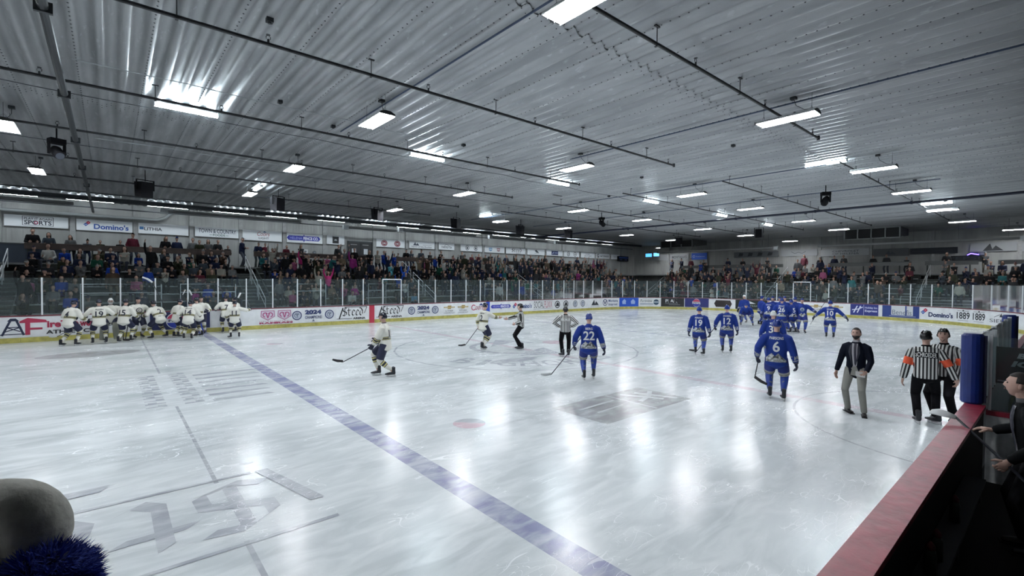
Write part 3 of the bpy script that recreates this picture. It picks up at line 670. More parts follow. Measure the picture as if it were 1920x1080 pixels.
# --- radiant heaters, pipes over the far stand
hood = M('heater_hood', (.40, .41, .41), .4, .6)
def heater(x0, x1, y, z, lab, axis='x'):
    t = thing('tube_heater', lab, 'heater', (x0, y, z) if axis == 'x' else (y, x0, z), 0 if axis == 'x' else math.pi/2, 'radiant tube heaters above the stands'); L = x1-x0
    pr = [(-.22, -.05), (-.12, .1), (.12, .1), (.22, -.05)]
    V = [(0, a, b) for a, b in pr]+[(L, a, b) for a, b in pr]
    mk('hood', V, [(i, i+1, i+5, i+4) for i in range(3)], hood, t)
    m = MB(); m.tube([(0, 0, .0), (L, 0, .0)], .05, 8); m.build('burner_tube', M('heater_tube', (.10, .10, .105), .5, .5), t)
    MB().box(-.35, -.13, -.14, .0, .13, .16).build('burner_box', galv, t)
    for q in np.arange(.5, L, 2.4): MB().tube([(q, 0, .1), (q, 0, 6.85-z)], .006, 4).build('hanger', steel, t)
for i, (a, b) in enumerate(((-21, -13.3), (-9.5, -2.6), (.5, 4.0), (4.6, 11.2), (13, 19.5), (21, 27.5))):
    heater(a, b, 31.2, 6.22 if i != 2 else 6.1, 'grey radiant tube heater above the far stand, %s from the left' % ordn[i])
heater(1.2, 12.6, 32.7, 5.52, 'long pale tube heater before the end wall, right side', 'y'); heater(16.0, 27.6, 32.7, 5.56, 'long pale tube heater before the end wall, left side', 'y')
run('vent_duct', 'long grey round duct along the top of the far wall', 'duct', [(-24, 34.6, 6.04), (-9.8, 34.6, 6.04), (-9.4, 34.6, 6.2), (-8.9, 34.7, 6.7)], .09, M('dull_grey_duct', (.28, .30, .30), .5, .2), 12)
for y, z, x0, x1, q in ((30.0, 6.35, -24, 30, 'lower one in front of the far strip lights'), (28.6, 6.52, -24, 30, 'upper one before the far stand'), (33.2, 6.35, -24, 36, 'close to the far wall')):
    run('long_pipe', 'long dark pipe above the far stand, %s' % q, 'pipe', [(x0, y, z), (x1, y, z)], .035 if y != 30 else .05, steel, 8)
t = thing('roof_beam', 'dark steel beam along the top of the far stand', 'beam', (-24, 31.9, 6.55)); m = MB(); m.box(0, -.08, .2, 60, .08, .22); m.box(0, -.08, 0, 60, .08, .02); m.box(0, -.01, .02, 60, .01, .2); m.build('girder', steel, t)
# louvred air units
def air_unit(y0, y1, x, z0, z1, lab, n_):
    t = thing('air_unit', lab, 'air unit', (x, y0, z0)); W = y1-y0; H = z1-z0
    v = [(0, 0, 0), (0, W, 0), (0, W, H), (0, 0, H), (3.0, 0, .35), (3.0, W, .35), (3.0, W, H), (3.0, 0, H)]
    mk('casing', v, [(0, 4, 5, 1), (1, 5, 6, 2), (3, 2, 6, 7), (0, 3, 7, 4), (4, 7, 6, 5)], M('air_unit_metal', (.10, .105, .105), .5, .3), t)
    for i in range(n_):
        a = i*W/n_
        MB().box(.05, a+.06, .05, .07, a+W/n_-.06, H-.05).build('louvre', M('louvre_black', (.008, .008, .009), .7), t)
    fr = M('air_unit_frame', (.22, .23, .23), .5, .3)
    for i in range(n_+1): MB().box(-.02, i*W/n_-.04, 0, .06, i*W/n_+.04, H).build('frame_bar', fr, t)
    for z in (0, H-.07): MB().box(-.02, -.05, z, .06, W+.05, z+.07).build('frame_bar', fr, t)
    MB().tube([(.5, -.1, .1), (.5, W+.1, .1)], .04, 6).build('drip_pipe', galv, t)
air_unit(7.35, 10.85, 33, 5.98, 6.84, 'dark louvred air unit hung from the ceiling at the right', 4); air_unit(23.9, 27.5, 33, 6.05, 6.84, 'dark louvred air unit hung near the far corner', 3)

# ================================================================== FIGURES
def vox(parts, size, smooth=3, name='m'):
    """join closed shapes into one continuous skin"""
    V = []; F = []
    for v, f in parts:
        n_ = len(V); V += [tuple(p) for p in v]; F += [tuple(i+n_ for i in q) for q in f]
    me = bpy.data.meshes.new(name); me.from_pydata(V, [], F); o = bpy.data.objects.new(name, me); COL.objects.link(o)
    m = o.modifiers.new('r', 'REMESH'); m.mode = 'VOXEL'; m.voxel_size = size; m.use_smooth_shade = True
    if smooth:
        m2 = o.modifiers.new('s', 'SMOOTH'); m2.factor = .5; m2.iterations = smooth
    dg = bpy.context.evaluated_depsgraph_get(); r = bpy.data.meshes.new_from_object(o.evaluated_get(dg))
    bpy.data.objects.remove(o); bpy.data.meshes.remove(me)
    if len(r.vertices) == 0: raise Exception('empty remesh')
    r.name = name; return r
def co(me):
    a = np.empty(len(me.vertices)*3); me.vertices.foreach_get('co', a); return a.reshape(-1, 3)
def ik(A, B, l1, l2, pole):
    A = Vector(A); B = Vector(B); d = B-A; L = d.length
    if L > (l1+l2)*.995: B = A+d.normalized()*(l1+l2)*.995; d = B-A; L = d.length
    x = (L*L+l1*l1-l2*l2)/(2*L); h = math.sqrt(max(0, l1*l1-x*x)); u = d.normalized(); p = Vector(pole); p = (p-u*p.dot(u)).normalized()
    return A+u*x+p*h, B
def ell(c, r, nu=16, nv=10):
    c = Vector(c); V = [c+Vector((0, 0, r[2]))]; F = []
    for i in range(1, nv):
        t = math.pi*i/nv
        V += [c+Vector((r[0]*math.sin(t)*math.cos(2*math.pi*k/nu), r[1]*math.sin(t)*math.sin(2*math.pi*k/nu), r[2]*math.cos(t))) for k in range(nu)]
    V.append(c-Vector((0, 0, r[2])))
    for k in range(nu): F.append((0, 1+k, 1+(k+1) % nu)); F.append((len(V)-1, 1+(nv-2)*nu+(k+1) % nu, 1+(nv-2)*nu+k))
    for i in range(nv-2):
        for k in range(nu): F.append((1+i*nu+k, 1+(i+1)*nu+k, 1+(i+1)*nu+(k+1) % nu, 1+i*nu+(k+1) % nu))
    return V, F
def head_verts(nu=24, nv=18):
    """face looks along +Y, centre of the skull at the origin"""
    V, F = ell((0, 0, 0), (1, 1, 1), nu, nv); out = []
    for p in V:
        x, y, z = p; X = x*.076; Y = y*.095; Z = z*.118
        if z < 0:
            k = -z; X *= 1-.30*k**1.4; Y *= 1-.12*k
            if y < 0: Y *= 1-.35*k
            if y > .2: Y += .012*k*k
        if y > 0:
            fr = math.exp(-(x/.22)**2)
            Y += fr*.024*math.exp(-((z+.12)/.16)**2)*(y > .6)          # nose
            Y -= .010*math.exp(-((abs(x)-.38)/.16)**2)*math.exp(-((z-.10)/.13)**2)  # eye sockets
            Y += .006*math.exp(-((z-.28)/.12)**2)*math.exp(-(x/.6)**2)   # brow
            Y += .007*math.exp(-(x/.32)**2)*math.exp(-((z+.48)/.09)**2)  # lips
            Y += .008*math.exp(-(x/.3)**2)*math.exp(-((z+.85)/.16)**2)   # chin
        out.append(Vector((X, Y, Z)))
    return out, F
HV, HF = head_verts(); HVl, HFl = head_verts(12, 9)
def ear(s):
    V, F = ell((s*.077, -.008, -.008), (.011, .018, .03), 8, 6); return V, F
def head_parts(low=False):
    ps_ = [(HVl, HFl) if low else (HV, HF)]
    if not low: ps_ += [ear(1), ear(-1)]
    return ps_
def xf(parts, mtx): return [([mtx @ Vector(p) for p in v], f) for v, f in parts]
def shell(mtx, keep, k, thick=.0, k2=None):
    """thin cap cut from the skull, used for hair, beard and helmets"""
    idx = {}; V = []; F = []
    for q in HF:
        if all(keep(HV[i]) for i in q):
            g_ = []
            for i in q:
                if i not in idx: p = HV[i]; idx[i] = len(V); V.append(Vector((p.x*k[0], p.y*k[1], p.z*k[2]))+Vector(k2 or (0, 0, 0)))
                g_.append(idx[i])
            F.append(tuple(g_))
    return [mtx @ v for v in V], F
def solid(name, v, f, mat, parent, th=.006, smooth=True):
    o = mk(name, v, f, mat, parent, smooth); me = o.data
    bm = bmesh.new(); bm.from_mesh(me); bmesh.ops.recalc_face_normals(bm, faces=bm.faces); bmesh.ops.solidify(bm, geom=bm.faces[:], thickness=th); bm.to_mesh(me); bm.free()
    return o
def hand(side, p, d, nrm, curl=.5, sc=1., glove=False, n=6):
    """p wrist, d finger direction, nrm palm normal; five fingers, thumb from the side"""
    d = Vector(d).normalized(); nrm = Vector(nrm); nrm = (nrm-d*nrm.dot(d)).normalized(); sd = d.cross(nrm)*side; p = Vector(p)
    g = sc*(1.35 if glove else 1.); out = []
    out.append(loft([p, p+d*.045*g, p+d*.085*g], [(.026*g, .020*g), (.040*g, .019*g), (.040*g, .015*g)], 8, sd))
    L = [.068, .078, .073, .056]
    for i in range(4):
        b = p+d*.08*g+sd*(.030-.02*i)*g*1.02; a = b; pts_ = [a]; ang = 0
        for j in range(3):
            ang += curl*(.5, .8, .6)[j]; dd = d*math.cos(ang)+nrm*math.sin(ang); a = a+dd*L[i]*g*(.42, .33, .25)[j]; pts_.append(a)
        r = (.0095 if not glove else .0155)*g*(.9 if i == 3 else 1)
        out.append(loft(pts_, [r, r*.95, r*.88, r*.7], n))
    b = p+d*.03*g+sd*.032*g; t1 = b+(sd*.75+d*.6+nrm*.35*curl).normalized()*.04*g; t2 = t1+(sd*.25+d*.85+nrm*(.3+curl*.5)).normalized()*.036*g
    r = (.0115 if not glove else .018)*g; out.append(loft([b, t1, t2], [r, r*.95, r*.75], n))
    return out
def joinm(parts, name='j'):
    V = []; F = []
    for v, f in parts:
        n_ = len(V); V += [tuple(p) for p in v]; F += [tuple(i+n_ for i in q) for q in f]
    me = bpy.data.meshes.new(name); me.from_pydata(V, [], F); me.polygons.foreach_set('use_smooth', [True]*len(me.polygons)); return me
def merge(me1, parts):
    bm = bmesh.new(); bm.from_mesh(me1); m2 = joinm(parts); bm.from_mesh(m2); bm.to_mesh(me1); bm.free(); bpy.data.meshes.remove(m2)
    me1.polygons.foreach_set('use_smooth', [True]*len(me1.polygons)); return me1

class Skel:
    def __init__(s, hz=.93, lean=0, side=0, fl=(-.14, 0), fr=(.14, 0), hl=(-.3, .05, .85), hr=(.3, .05, .85), sw=.19, ank=.16, head=(0, 0), toe=(.15, -.15), twist=0, kp=(0, 1, 0), el=None, er=None, hy=0, liftl=0, liftr=0, **kw):
        s.lean = R(lean); s.hip = Vector((0, hy, hz)); s.up = Vector((math.sin(R(side)), math.sin(s.lean)*math.cos(R(side)), math.cos(s.lean)*math.cos(R(side)))).normalized()
        tw = R(twist); rt = Vector((math.cos(tw), math.sin(tw), 0)); s.rt = (rt-s.up*rt.dot(s.up)).normalized(); s.fw = s.up.cross(s.rt).normalized()
        s.neck = s.hip+s.up*.54; s.base = s.hip+s.up*.48
        s.sh = [s.hip+s.up*.45-s.rt*sw, s.hip+s.up*.45+s.rt*sw]
        s.hy_, s.hp = R(head[0]), R(head[1])
        s.hc = s.neck+s.up*.10+Vector((0, 0, .055))+s.fw*.025
        hm = Matrix.Rotation(tw+s.hy_, 4, 'Z') @ Matrix.Rotation(-s.hp, 4, 'X'); s.hm = Matrix.Translation(s.hc) @ hm
        s.ft = [Vector((fl[0], fl[1], liftl)), Vector((fr[0], fr[1], liftr))]; s.toe = toe
        s.ak = [f+Vector((0, 0, ank)) for f in s.ft]; s.hj = [s.hip+Vector((-.1, 0, -.02)), s.hip+Vector((.1, 0, -.02))]
        s.kn = []; s.hd = []; s.elb = []
        for i in (0, 1):
            sg = (-1, 1)[i]; k, a = ik(s.hj[i], s.ak[i], .44, .43, (sg*.15+kp[0], kp[1], kp[2])); s.kn.append(k); s.ak[i] = a
            e, h_ = ik(s.sh[i], (hl, hr)[i], .30, .265, ((el, er)[i] or (sg*.38, -.8, -.3))); s.elb.append(e); s.hd.append(h_)
        s.ank = ank
def torso_rings(s, rings, z0=-.1):
    pts_ = [s.hip+s.up*t for t, a, b in rings]; return loft(pts_, [(a, b) for t, a, b in rings], 16, s.rt)
def attrs(me, s, sw=.19):
    P_ = co(me); n_ = len(P_); hip = np.array(s.hip); up = np.array(s.up); rt = np.array(s.rt)
    h = (P_-hip) @ up/.54; x = (P_-hip) @ rt; u = np.zeros(n_); sx = x.copy(); best = np.full(n_, 9.)
    spd = np.linalg.norm(P_-hip-np.outer((P_-hip) @ up, up), axis=1)
    for i in (0, 1):
        for j, (a, b, t0, t1) in enumerate(((s.sh[i], s.elb[i], 0, .53), (s.elb[i], s.hd[i], .53, 1.))):
            a = np.array(a); b = np.array(b); d = b-a; t = np.clip(((P_-a) @ d)/(d @ d), 0, 1); q = P_-a-np.outer(t, d); dist = np.linalg.norm(q, axis=1)
            perp = np.cross(d/np.linalg.norm(d), np.array(s.fw)); perp /= max(1e-6, np.linalg.norm(perp))
            m = (dist < .125) & (dist < spd-.035) & (dist < best) & ((np.abs(x) > sw*.95) | (j == 1))
            u[m] = (t0+(t1-t0)*t)[m]; sx[m] = (q @ perp)[m]+.02; best[m] = dist[m]; h[m] = 5
    for nm, val in (('u', u), ('h', h), ('sx', sx)):
        at = me.attributes.new(nm, 'FLOAT', 'POINT'); at.data.foreach_set('value', val.astype(np.float32))
def leg_attr(me, s):
    P_ = co(me); h = np.zeros(len(P_)); best = np.full(len(P_), 9.)
    for i in (0, 1):
        for a, b, t0, t1 in ((s.hj[i], s.kn[i], 0, .5), (s.kn[i], s.ak[i], .5, 1.)):
            a = np.array(a); b = np.array(b); d = b-a; t = np.clip(((P_-a) @ d)/(d @ d), 0, 1); dist = np.linalg.norm(P_-a-np.outer(t, d), axis=1)
            m = dist < best; h[m] = (t0+(t1-t0)*t)[m]; best[m] = dist[m]
    at = me.attributes.new('h', 'FLOAT', 'POINT'); at.data.foreach_set('value', h.astype(np.float32))
def decal(v2, f, s, me, mat, name, parent, cx=0, cz=0, back=True, off=.006, cut=.045):
    """lay flat print (x right as seen by the viewer, z up along the spine) on a garment"""
    sg = 1 if back else -1; fw = s.fw*sg; rt = s.rt*sg; bvh = BVHTree.FromPolygons([v.co for v in me.vertices], [tuple(p.vertices) for p in me.polygons])
    bm = bmesh.new(); vs = [bm.verts.new((a, 0, b)) for a, b in v2]
    for q in f:
        try: bm.faces.new([vs[i] for i in q])
        except ValueError: pass
    lo = v2.min(0); hi = v2.max(0)
    for ax in (0, 1):
        c_ = lo[ax]+cut
        while c_ < hi[ax]:
            bmesh.ops.bisect_plane(bm, geom=bm.verts[:]+bm.edges[:]+bm.faces[:], plane_co=(c_, 0, 0) if ax == 0 else (0, 0, c_), plane_no=(1, 0, 0) if ax == 0 else (0, 0, 1)); c_ += cut
    bm.verts.index_update(); out = []
    for v in bm.verts:
        o_ = s.hip+s.up*(cz+v.co.z)+rt*(cx+v.co.x)-fw*.6; hit = bvh.ray_cast(o_, fw, 1.2)[0]
        out.append((hit if hit else s.hip+s.up*(cz+v.co.z)+rt*(cx+v.co.x)-fw*.14)-fw*off)
    fs = [[v.index for v in fc.verts] for fc in bm.faces]; bm.free(); return mk(name, out, fs, mat, parent)
SKIN = M('skin', (.42, .25, .19), .55); SKIN2 = M('skin_pale', (.50, .32, .26), .55)
HAIR_D = M('hair_dark', (.012, .009, .008), .7); LIP = M('lips', (.22, .08, .07), .5); EYEW = M('eye_white', (.5, .5, .5), .3); EYEB = M('eye_dark', (.01, .01, .01), .2)
STEELB = M('skate_steel', (.55, .58, .6), .25, .9); HOLD = M('skate_holder', (.55, .56, .57), .5); BOOT = M('skate_boot', (.008, .010, .016), .4); LACE = M('laces', (.5, .5, .5), .8)
def g_jersey_white():
    g = NT('white_jersey'); u = g.attr('u'); h = g.attr('h'); c = (.72, .71, .65); N_ = (.012, .016, .035); Y = (.55, .50, .20)
    col = None
    def add(b, cc):
        nonlocal col; col = g.mix(b, col if col is not None else c, cc)
    ins = g.math('GREATER_THAN', 2., h)
    for lo, hi in ((.20, .33),): add(g.math('MULTIPLY', g.band(h, lo, hi), ins), Y)
    for lo, hi in ((.185, .205), (.235, .295), (.325, .345)): add(g.band(h, lo, hi), N_)
    add(g.band(u, .60, .80), Y)
    for lo, hi in ((.585, .62), (.66, .74), (.785, .815)): add(g.band(u, lo, hi), N_)
    g.l(col, g.b.inputs['Base Color']); g.b.inputs['Roughness'].default_value = .8; return g.m
def g_jersey_blue():
    g = NT('blue_jersey'); u = g.attr('u'); h = g.attr('h'); sx = g.attr('sx'); c = (.008, .030, .21)
    z = g.math('ABSOLUTE', g.math('SUBTRACT', sx, .04)); zz = g.math('ABSOLUTE', g.math('ADD', sx, .09))
    top = g.math('SUBTRACT', .19, g.math('MULTIPLY', g.math('MINIMUM', z, zz), 1.9)); m1 = g.math('MULTIPLY', g.math('LESS_THAN', h, top), g.math('GREATER_THAN', h, -.17))
    nz = g.noise(14, None, 5, None, 0, .8); rock = g.ramp(nz, [(.38, (.05, .055, .06)), (.5, (.30, .31, .30)), (.62, (.55, .57, .58))])
    col = g.mix(m1, c, rock); m2 = g.band(u, .72, .93); col = g.mix(g.math('MULTIPLY', m2, g.math('GREATER_THAN', nz, .5)), col, (.35, .36, .35))
    g.l(col, g.b.inputs['Base Color']); g.b.inputs['Roughness'].default_value = .75; g.b.inputs['Specular IOR Level'].default_value = .25; return g.m
def g_ref():
    g = NT('referee_jersey'); sx = g.attr('sx'); st = g.math('GREATER_THAN', g.math('FRACT', g.math('MULTIPLY', sx, 19.)), .5)
    g.l(g.mix(st, (.012, .012, .014), (.62, .63, .62)), g.b.inputs['Base Color']); g.b.inputs['Roughness'].default_value = .8; return g.m
def g_ref_arm():
    g = NT('referee_jersey_orange_band'); sx = g.attr('sx'); u = g.attr('u'); st = g.math('GREATER_THAN', g.math('FRACT', g.math('MULTIPLY', sx, 19.)), .5)
    col = g.mix(st, (.012, .012, .014), (.60, .61, .60)); col = g.mix(g.band(u, .26, .50), col, (.75, .10, .04))
    g.l(col, g.b.inputs['Base Color']); g.b.inputs['Roughness'].default_value = .8; return g.m
def g_socks(name, base, stripe, y, bands):
    g = NT(name); h = g.attr('h'); col = base
    for lo, hi, c in bands: col = g.mix(g.band(h, lo, hi), col, {'s': stripe, 'y': y}[c])
    g.l(col, g.b.inputs['Base Color']); g.b.inputs['Roughness'].default_value = .85; return g.m
JW, JB, JR, JRO = g_jersey_white(), g_jersey_blue(), g_ref(), g_ref_arm()
PW = M('navy_hockey_pants', (.006, .010, .040), .6); PBK = M('black_trousers', (.005, .005, .007), .85, spec=.12, noise=.3, nscale=9)
PB = g_socks('blue_hockey_pants', (.010, .022, .16), (.28, .28, .26), (.06, .06, .06), [(.36, .6, 's'), (.41, .425, 'y'), (.445, .46, 'y'), (.475, .49, 'y')])
SW = g_socks('white_socks', (.66, .65, .60), (.012, .016, .035), (.50, .46, .20), [(.60, .76, 'y'), (.59, .61, 's'), (.65, .71, 's'), (.75, .77, 's')])
def _sb():
    g = NT('blue_socks'); nz = g.noise(9, None, 4); g.l(g.mix(g.math('GREATER_THAN', nz, .56), (.012, .045, .30), (.13, .16, .22)), g.b.inputs['Base Color']); return g.m
SB = _sb(); GLV = M('navy_gloves', (.008, .012, .035), .6); HLN = M('navy_helmet', (.006, .009, .022), .22); HLB = M('blue_helmet', (.009, .03, .21), .2); HLK = M('black_helmet', (.006, .006, .007), .25); HLWt = M('white_helmet', (.7, .72, .72), .25)
NUMN = M('navy_lettering', (.012, .014, .03), .7); NUMW = M('white_lettering', (.66, .68, .68), .7); SHOE = M('black_shoe', (.01, .008, .008), .35)
VIS = M('visor', (.5, .55, .6), .05)
def build_foot(s, i, root, kind, name):
    f = s.ft[i]; ta = R(s.toe[i]*180/math.pi) if False else s.toe[i]; mtx = Matrix.Translation(f) @ Matrix.Rotation(-ta if i == 1 else ta, 4, 'Z')
    # local: +Y toe
    if kind == 'skate':
        up_ = [loft([(0, -.085, .11), (0, -.02, .10), (0, .09, .085), (0, .175, .075)], [(.036, .045), (.042, .045), (.046, .036), (.035, .022)], 10, (1, 0, 0)), loft([(0, -.05, .1), (0, -.045, .18), (0, -.04, .26)], [(.045, .055), (.043, .052), (.05, .058)], 10, (1, 0, 0))]
        sk = link('skate', vox(xf(up_, mtx), .013, 2, 'skate'), root, BOOT)
        h = MB(); h.box(-.014, -.1, .022, .014, -.045, .07, mtx); h.box(-.014, .06, .022, .014, .13, .065, mtx); h.box(-.009, -.1, .018, .009, .13, .034, mtx); h.build('blade_holder', HOLD, sk)
        b = MB(); v = [(-.002, -.12, .012), (-.002, .0, 0), (-.002, .12, .002), (-.002, .17, .02), (-.002, .13, .026), (-.002, -.11, .026)]; v += [(.002, y, z) for x, y, z in v]
        mk('blade', [mtx @ Vector(p) for p in v], [(0, 1, 2, 3, 4, 5), (11, 10, 9, 8, 7, 6)]+[(q, (q+1) % 6, (q+1) % 6+6, q+6) for q in range(6)], STEELB, sk)
        l_ = MB()
        for q in range(4): l_.box(-.03, .0+.02*q, .135-.012*q, .03, .006+.02*q, .142-.012*q, mtx)
        l_.build('laces', LACE, sk)
    else:
        up_ = [loft([(0, -.09, .045), (0, -.03, .045), (0, .08, .04), (0, .16, .032)], [(.034, .038), (.038, .04), (.046, .034), (.036, .022)], 10, (1, 0, 0)), loft([(0, -.06, .05), (0, -.055, .1)], [(.038, .045), (.038, .045)], 10, (1, 0, 0))]
        sh = link('shoe', vox(xf(up_, mtx), .013, 1, 'shoe'), root, SHOE)
        MB().box(-.045, -.12, 0, .045, .18, .014, mtx).build('sole', black, sh)
def rings_j(k=1.): return [(-.17, .225*k, .175*k), (-.05, .215*k, .17*k), (.12, .205*k, .155*k), (.30, .225*k, .155*k), (.41, .20*k, .14*k), (.48, .14*k, .11*k), (.535, .08*k, .08*k)]
def figure(name, label, x, y, off, team, pose, num=None, nm=None, sc=1., fine=.02, group=None, side_num=None, helmet=None, bare=False, face=False, front=None, az=None, cat='person', visor=False, z=0, goalie=False, hair=None):
    base = az if az is not None else math.degrees(math.atan2(y-CAM.y, x-CAM.x)); rz = R(base+off)-math.pi/2
    for a_, b_ in (('goaltender', 'person'), ('player', 'person'), ('linesman', 'person'), ('referee', 'person'), ('bearded man', 'bearded person'), (' man ', ' person '), ('person person', 'person')): label = label.replace(a_, b_)
    root = thing('person', label, 'person', (x, y, z), rz, group); root.scale = (sc,)*3
    skates = team != 'suit' and team != 'coach'
    s = Skel(ank=.17 if skates else .09, **pose); root_s = s
    sk_ = SKIN2
    # body: one continuous mesh, head and hands showing
    B = [loft([s.hip-s.up*.08, s.hip+s.up*.05, s.hip+s.up*.25, s.hip+s.up*.42, s.hip+s.up*.5], [(.15, .10), (.14, .10), (.15, .10), (.16, .10), (.07, .07)], 12, s.rt), loft([s.neck-s.up*.08, s.neck+s.up*.03, s.hc+Vector((0, 0, -.05))], [.062, .057, .06], 10)]
    for i in (0, 1):
        B.append(loft([s.hj[i], s.kn[i], s.ak[i], s.ak[i]-Vector((0, 0, .02))], [.075, .052, .036, .034], 8)); B.append(loft([s.sh[i], s.elb[i], s.hd[i]], [.05, .042, .026], 8))
    me = vox(B, fine*1.15, 1, 'body')
    hp = xf(head_parts(), s.hm); gl = not bare and team in ('w', 'b')
    hands = []
    for i in (0, 1):
        sg = (-1, 1)[i]; d = (s.hd[i]-s.elb[i]).normalized(); pz = pose.get('hand', {}).get(i, {}); dd = pz.get('d') or (d*.8+Vector((0, .15, -.15))); nn = pz.get('n') or Vector((-sg, .15, 0)); isg = gl and not (bare == i+10)
        hands.append((i, hand(sg, s.hd[i], dd, nn, pz.get('curl', .55 if not isg else .75), 1.1, isg), isg, d))
    merge(me, hp+[q for h_ in hands if not h_[2] for q in h_[1]]); link('body', me, root, sk_)
    for i, hh, isg, d in hands:
        if isg:
            cf = loft([s.hd[i]-d*.11, s.hd[i]-d*.02, s.hd[i]+d*.03], [.066, .06, .045], 10); link('glove', joinm(hh+[cf], 'glove'), root, GLV)
    # eyes, mouth
    for sg in (-1, 1):
        v, f = ell((sg*.029, .083, .012), (.011, .008, .007), 8, 6); e = mk('eye', [s.hm @ p for p in v], f, EYEB, root, True)
        if face: v, f = ell((sg*.03, .094, .030), (.016, .004, .004), 8, 5); mk('eyebrow', [s.hm @ p for p in v], f, HAIR_D, root, True)
    v, f = ell((0, .097, -.056), (.020, .006, .006), 10, 6); mk('mouth', [s.hm @ p for p in v], f, LIP, root, True)
    # garments
    jm = dict(w=JW, b=JB, r=JR, ro=JRO).get(team)
    if team in 'wb' or team in ('r', 'ro'):
        k = 1. if team in 'wb' else .86; A_ = [torso_rings(s, [(t if team in 'wb' else max(t, -.06), a, b) for t, a, b in rings_j(k)][(0 if team in 'wb' else 1):])]
        for i in (0, 1):
            c0 = s.sh[i]-s.rt*(-1, 1)[i]*.09+s.up*.03; e = s.elb[i]; h_ = s.hd[i]; s1 = s.sh[i]+(e-s.sh[i]).normalized()*.035-s.rt*(-1, 1)[i]*.012
            A_.append(loft([c0, s1, s.sh[i].lerp(e, .5), e, e.lerp(h_, .6), h_.lerp(e, .06)], [q*k for q in (.065, .094, .088, .08, .074, .066)], 12))
        jm_ = vox(A_, fine, 3, 'jersey'); attrs(jm_, s); jo = link('jersey', jm_, root, jm)
        pc = NUMN if team == 'w' else NUMW
        col_ = loft([s.neck-s.up*.03, s.neck+s.up*.012], [(.075, .072), (.07, .066)], 12, s.rt); mk('collar', *col_, PW if team == 'w' else (PBK if 'r' in team else HLB), root, True)
        if num:
            v, f, asp = text2d(num, bold=.02); H_ = .235; W_ = min(.30, H_*asp*.95*(1 if len(num) > 1 else 1)); v = (v-[.5, 0])*[W_, H_]; decal(v, f, s, jm_, pc, 'jersey_number', jo, 0, .13)
        if nm:
            v, f, asp = text2d(nm, bold=.02); H_ = .06 if team in 'wb' else .085; W_ = min(.27 if team in 'wb' else .30, H_*asp); v = (v-[.5, 0])*[W_, H_]
            if team in ('ro',): v2, f2 = rect2d(-W_/2-.01, -.012, W_/2+.01, H_+.012, .05); decal(v2, f2, s, jm_, PBK, 'name_bar', jo, 0, .33, off=.004)
            decal(v, f, s, jm_, pc if team in 'wb' else NUMW, 'jersey_name', jo, 0, .40 if team in 'wb' else .33, off=.008)
        if front:
            if front == 'ring': v, f, c_, n_ = item2d(('O', 0, 0, .11, .03, 'x')); decal(v, f, s, jm_, NUMN, 'crest', jo, 0, .28, back=False); v, f, c_, n_ = item2d(('O', 0, 0, .05, .02, 'x', .5, 5.5)); decal(v, f, s, jm_, NUMN, 'crest', jo, 0, .28, back=False)
            else: v, f, c_, n_ = item2d(('D', 0, 0, .10, .11, 'x')); decal(v, f, s, jm_, M('crest_grey_blue', (.10, .15, .25), .7), 'crest', jo, 0, .27, back=False); v, f, c_, n_ = item2d(('O', 0, 0, .08, .02, 'x', -.5, 3.5)); decal(v, f, s, jm_, NUMW, 'crest', jo, 0, .27, back=False, off=.01)
    else:
        A_ = [torso_rings(s, [(-.14, .19, .13), (-.02, .175, .125), (.14, .165, .12), (.30, .185, .125), (.40, .175, .115), (.47, .12, .09), (.53, .07, .066)])]
        for i in (0, 1):
            c0 = s.sh[i]-s.rt*(-1, 1)[i]*.09+s.up*.03; e = s.elb[i]; h_ = s.hd[i]; s1 = s.sh[i]+(e-s.sh[i]).normalized()*.03-s.rt*(-1, 1)[i]*.012; A_.append(loft([c0, s1, s.sh[i].lerp(e, .5), e, e.lerp(h_, .6), h_.lerp(e, .05)], [.05, .070, .066, .058, .052, .045], 12))
        jm_ = vox(A_, fine*.8, 3, 'jacket'); jo = link('jacket', jm_, root, M('navy_suit_jacket', (.004, .006, .013), .8, spec=.1) if team == 'suit' else M('charcoal_suit_jacket', (.0035, .004, .005), .8, spec=.1))
        sh_ = M('white_shirt', (.34, .33, .36), .7); v = np.array([(-.05, .50), (.05, .50), (.062, .3), (.05, .06), (-.012, .04), (-.04, .3)]); decal(v, [(0, 1, 2, 3, 4, 5)], s, jm_, sh_, 'shirt_front', root, 0, 0, back=False, off=.006)
        decal(np.array([(-.02, .5), (.02, .5), (.024, .44), (.034, .10), (.016, .06), (-.0, .10), (-.02, .44)]), [(0, 1, 2, 3, 4, 5, 6)], s, jm_, M('dark_striped_tie', (.012, .012, .03), .5), 'necktie', root, 0.01, 0, back=False, off=.012)
        for sg in (-1, 1): decal(np.array([(sg*.05, .50), (sg*.085, .44), (sg*.10, .32), (sg*.03, .06), (sg*.055, .3)]), [(0, 1, 2, 3, 4)], s, jm_, M('lapel_navy', (.009, .012, .024), .6), 'lapel', jo, .0, 0, back=False, off=.016)
        if team == 'suit': decal(np.array([(-.02, .05), (.04, .06), (.11, -.138), (-.06, -.138)]), [(0, 1, 2, 3)], s, jm_, M('light_grey_trousers', (.23, .23, .21), .8, noise=.1), 'trouser_front', root, 0, 0, back=False, off=.005)
        col_ = loft([s.neck-s.up*.03, s.neck+s.up*.03], [(.068, .066), (.062, .06)], 12, s.rt); mk('shirt_collar', *col_, sh_ if team == 'suit' else M('grey_collar', (.06, .06, .065), .7), root, True)
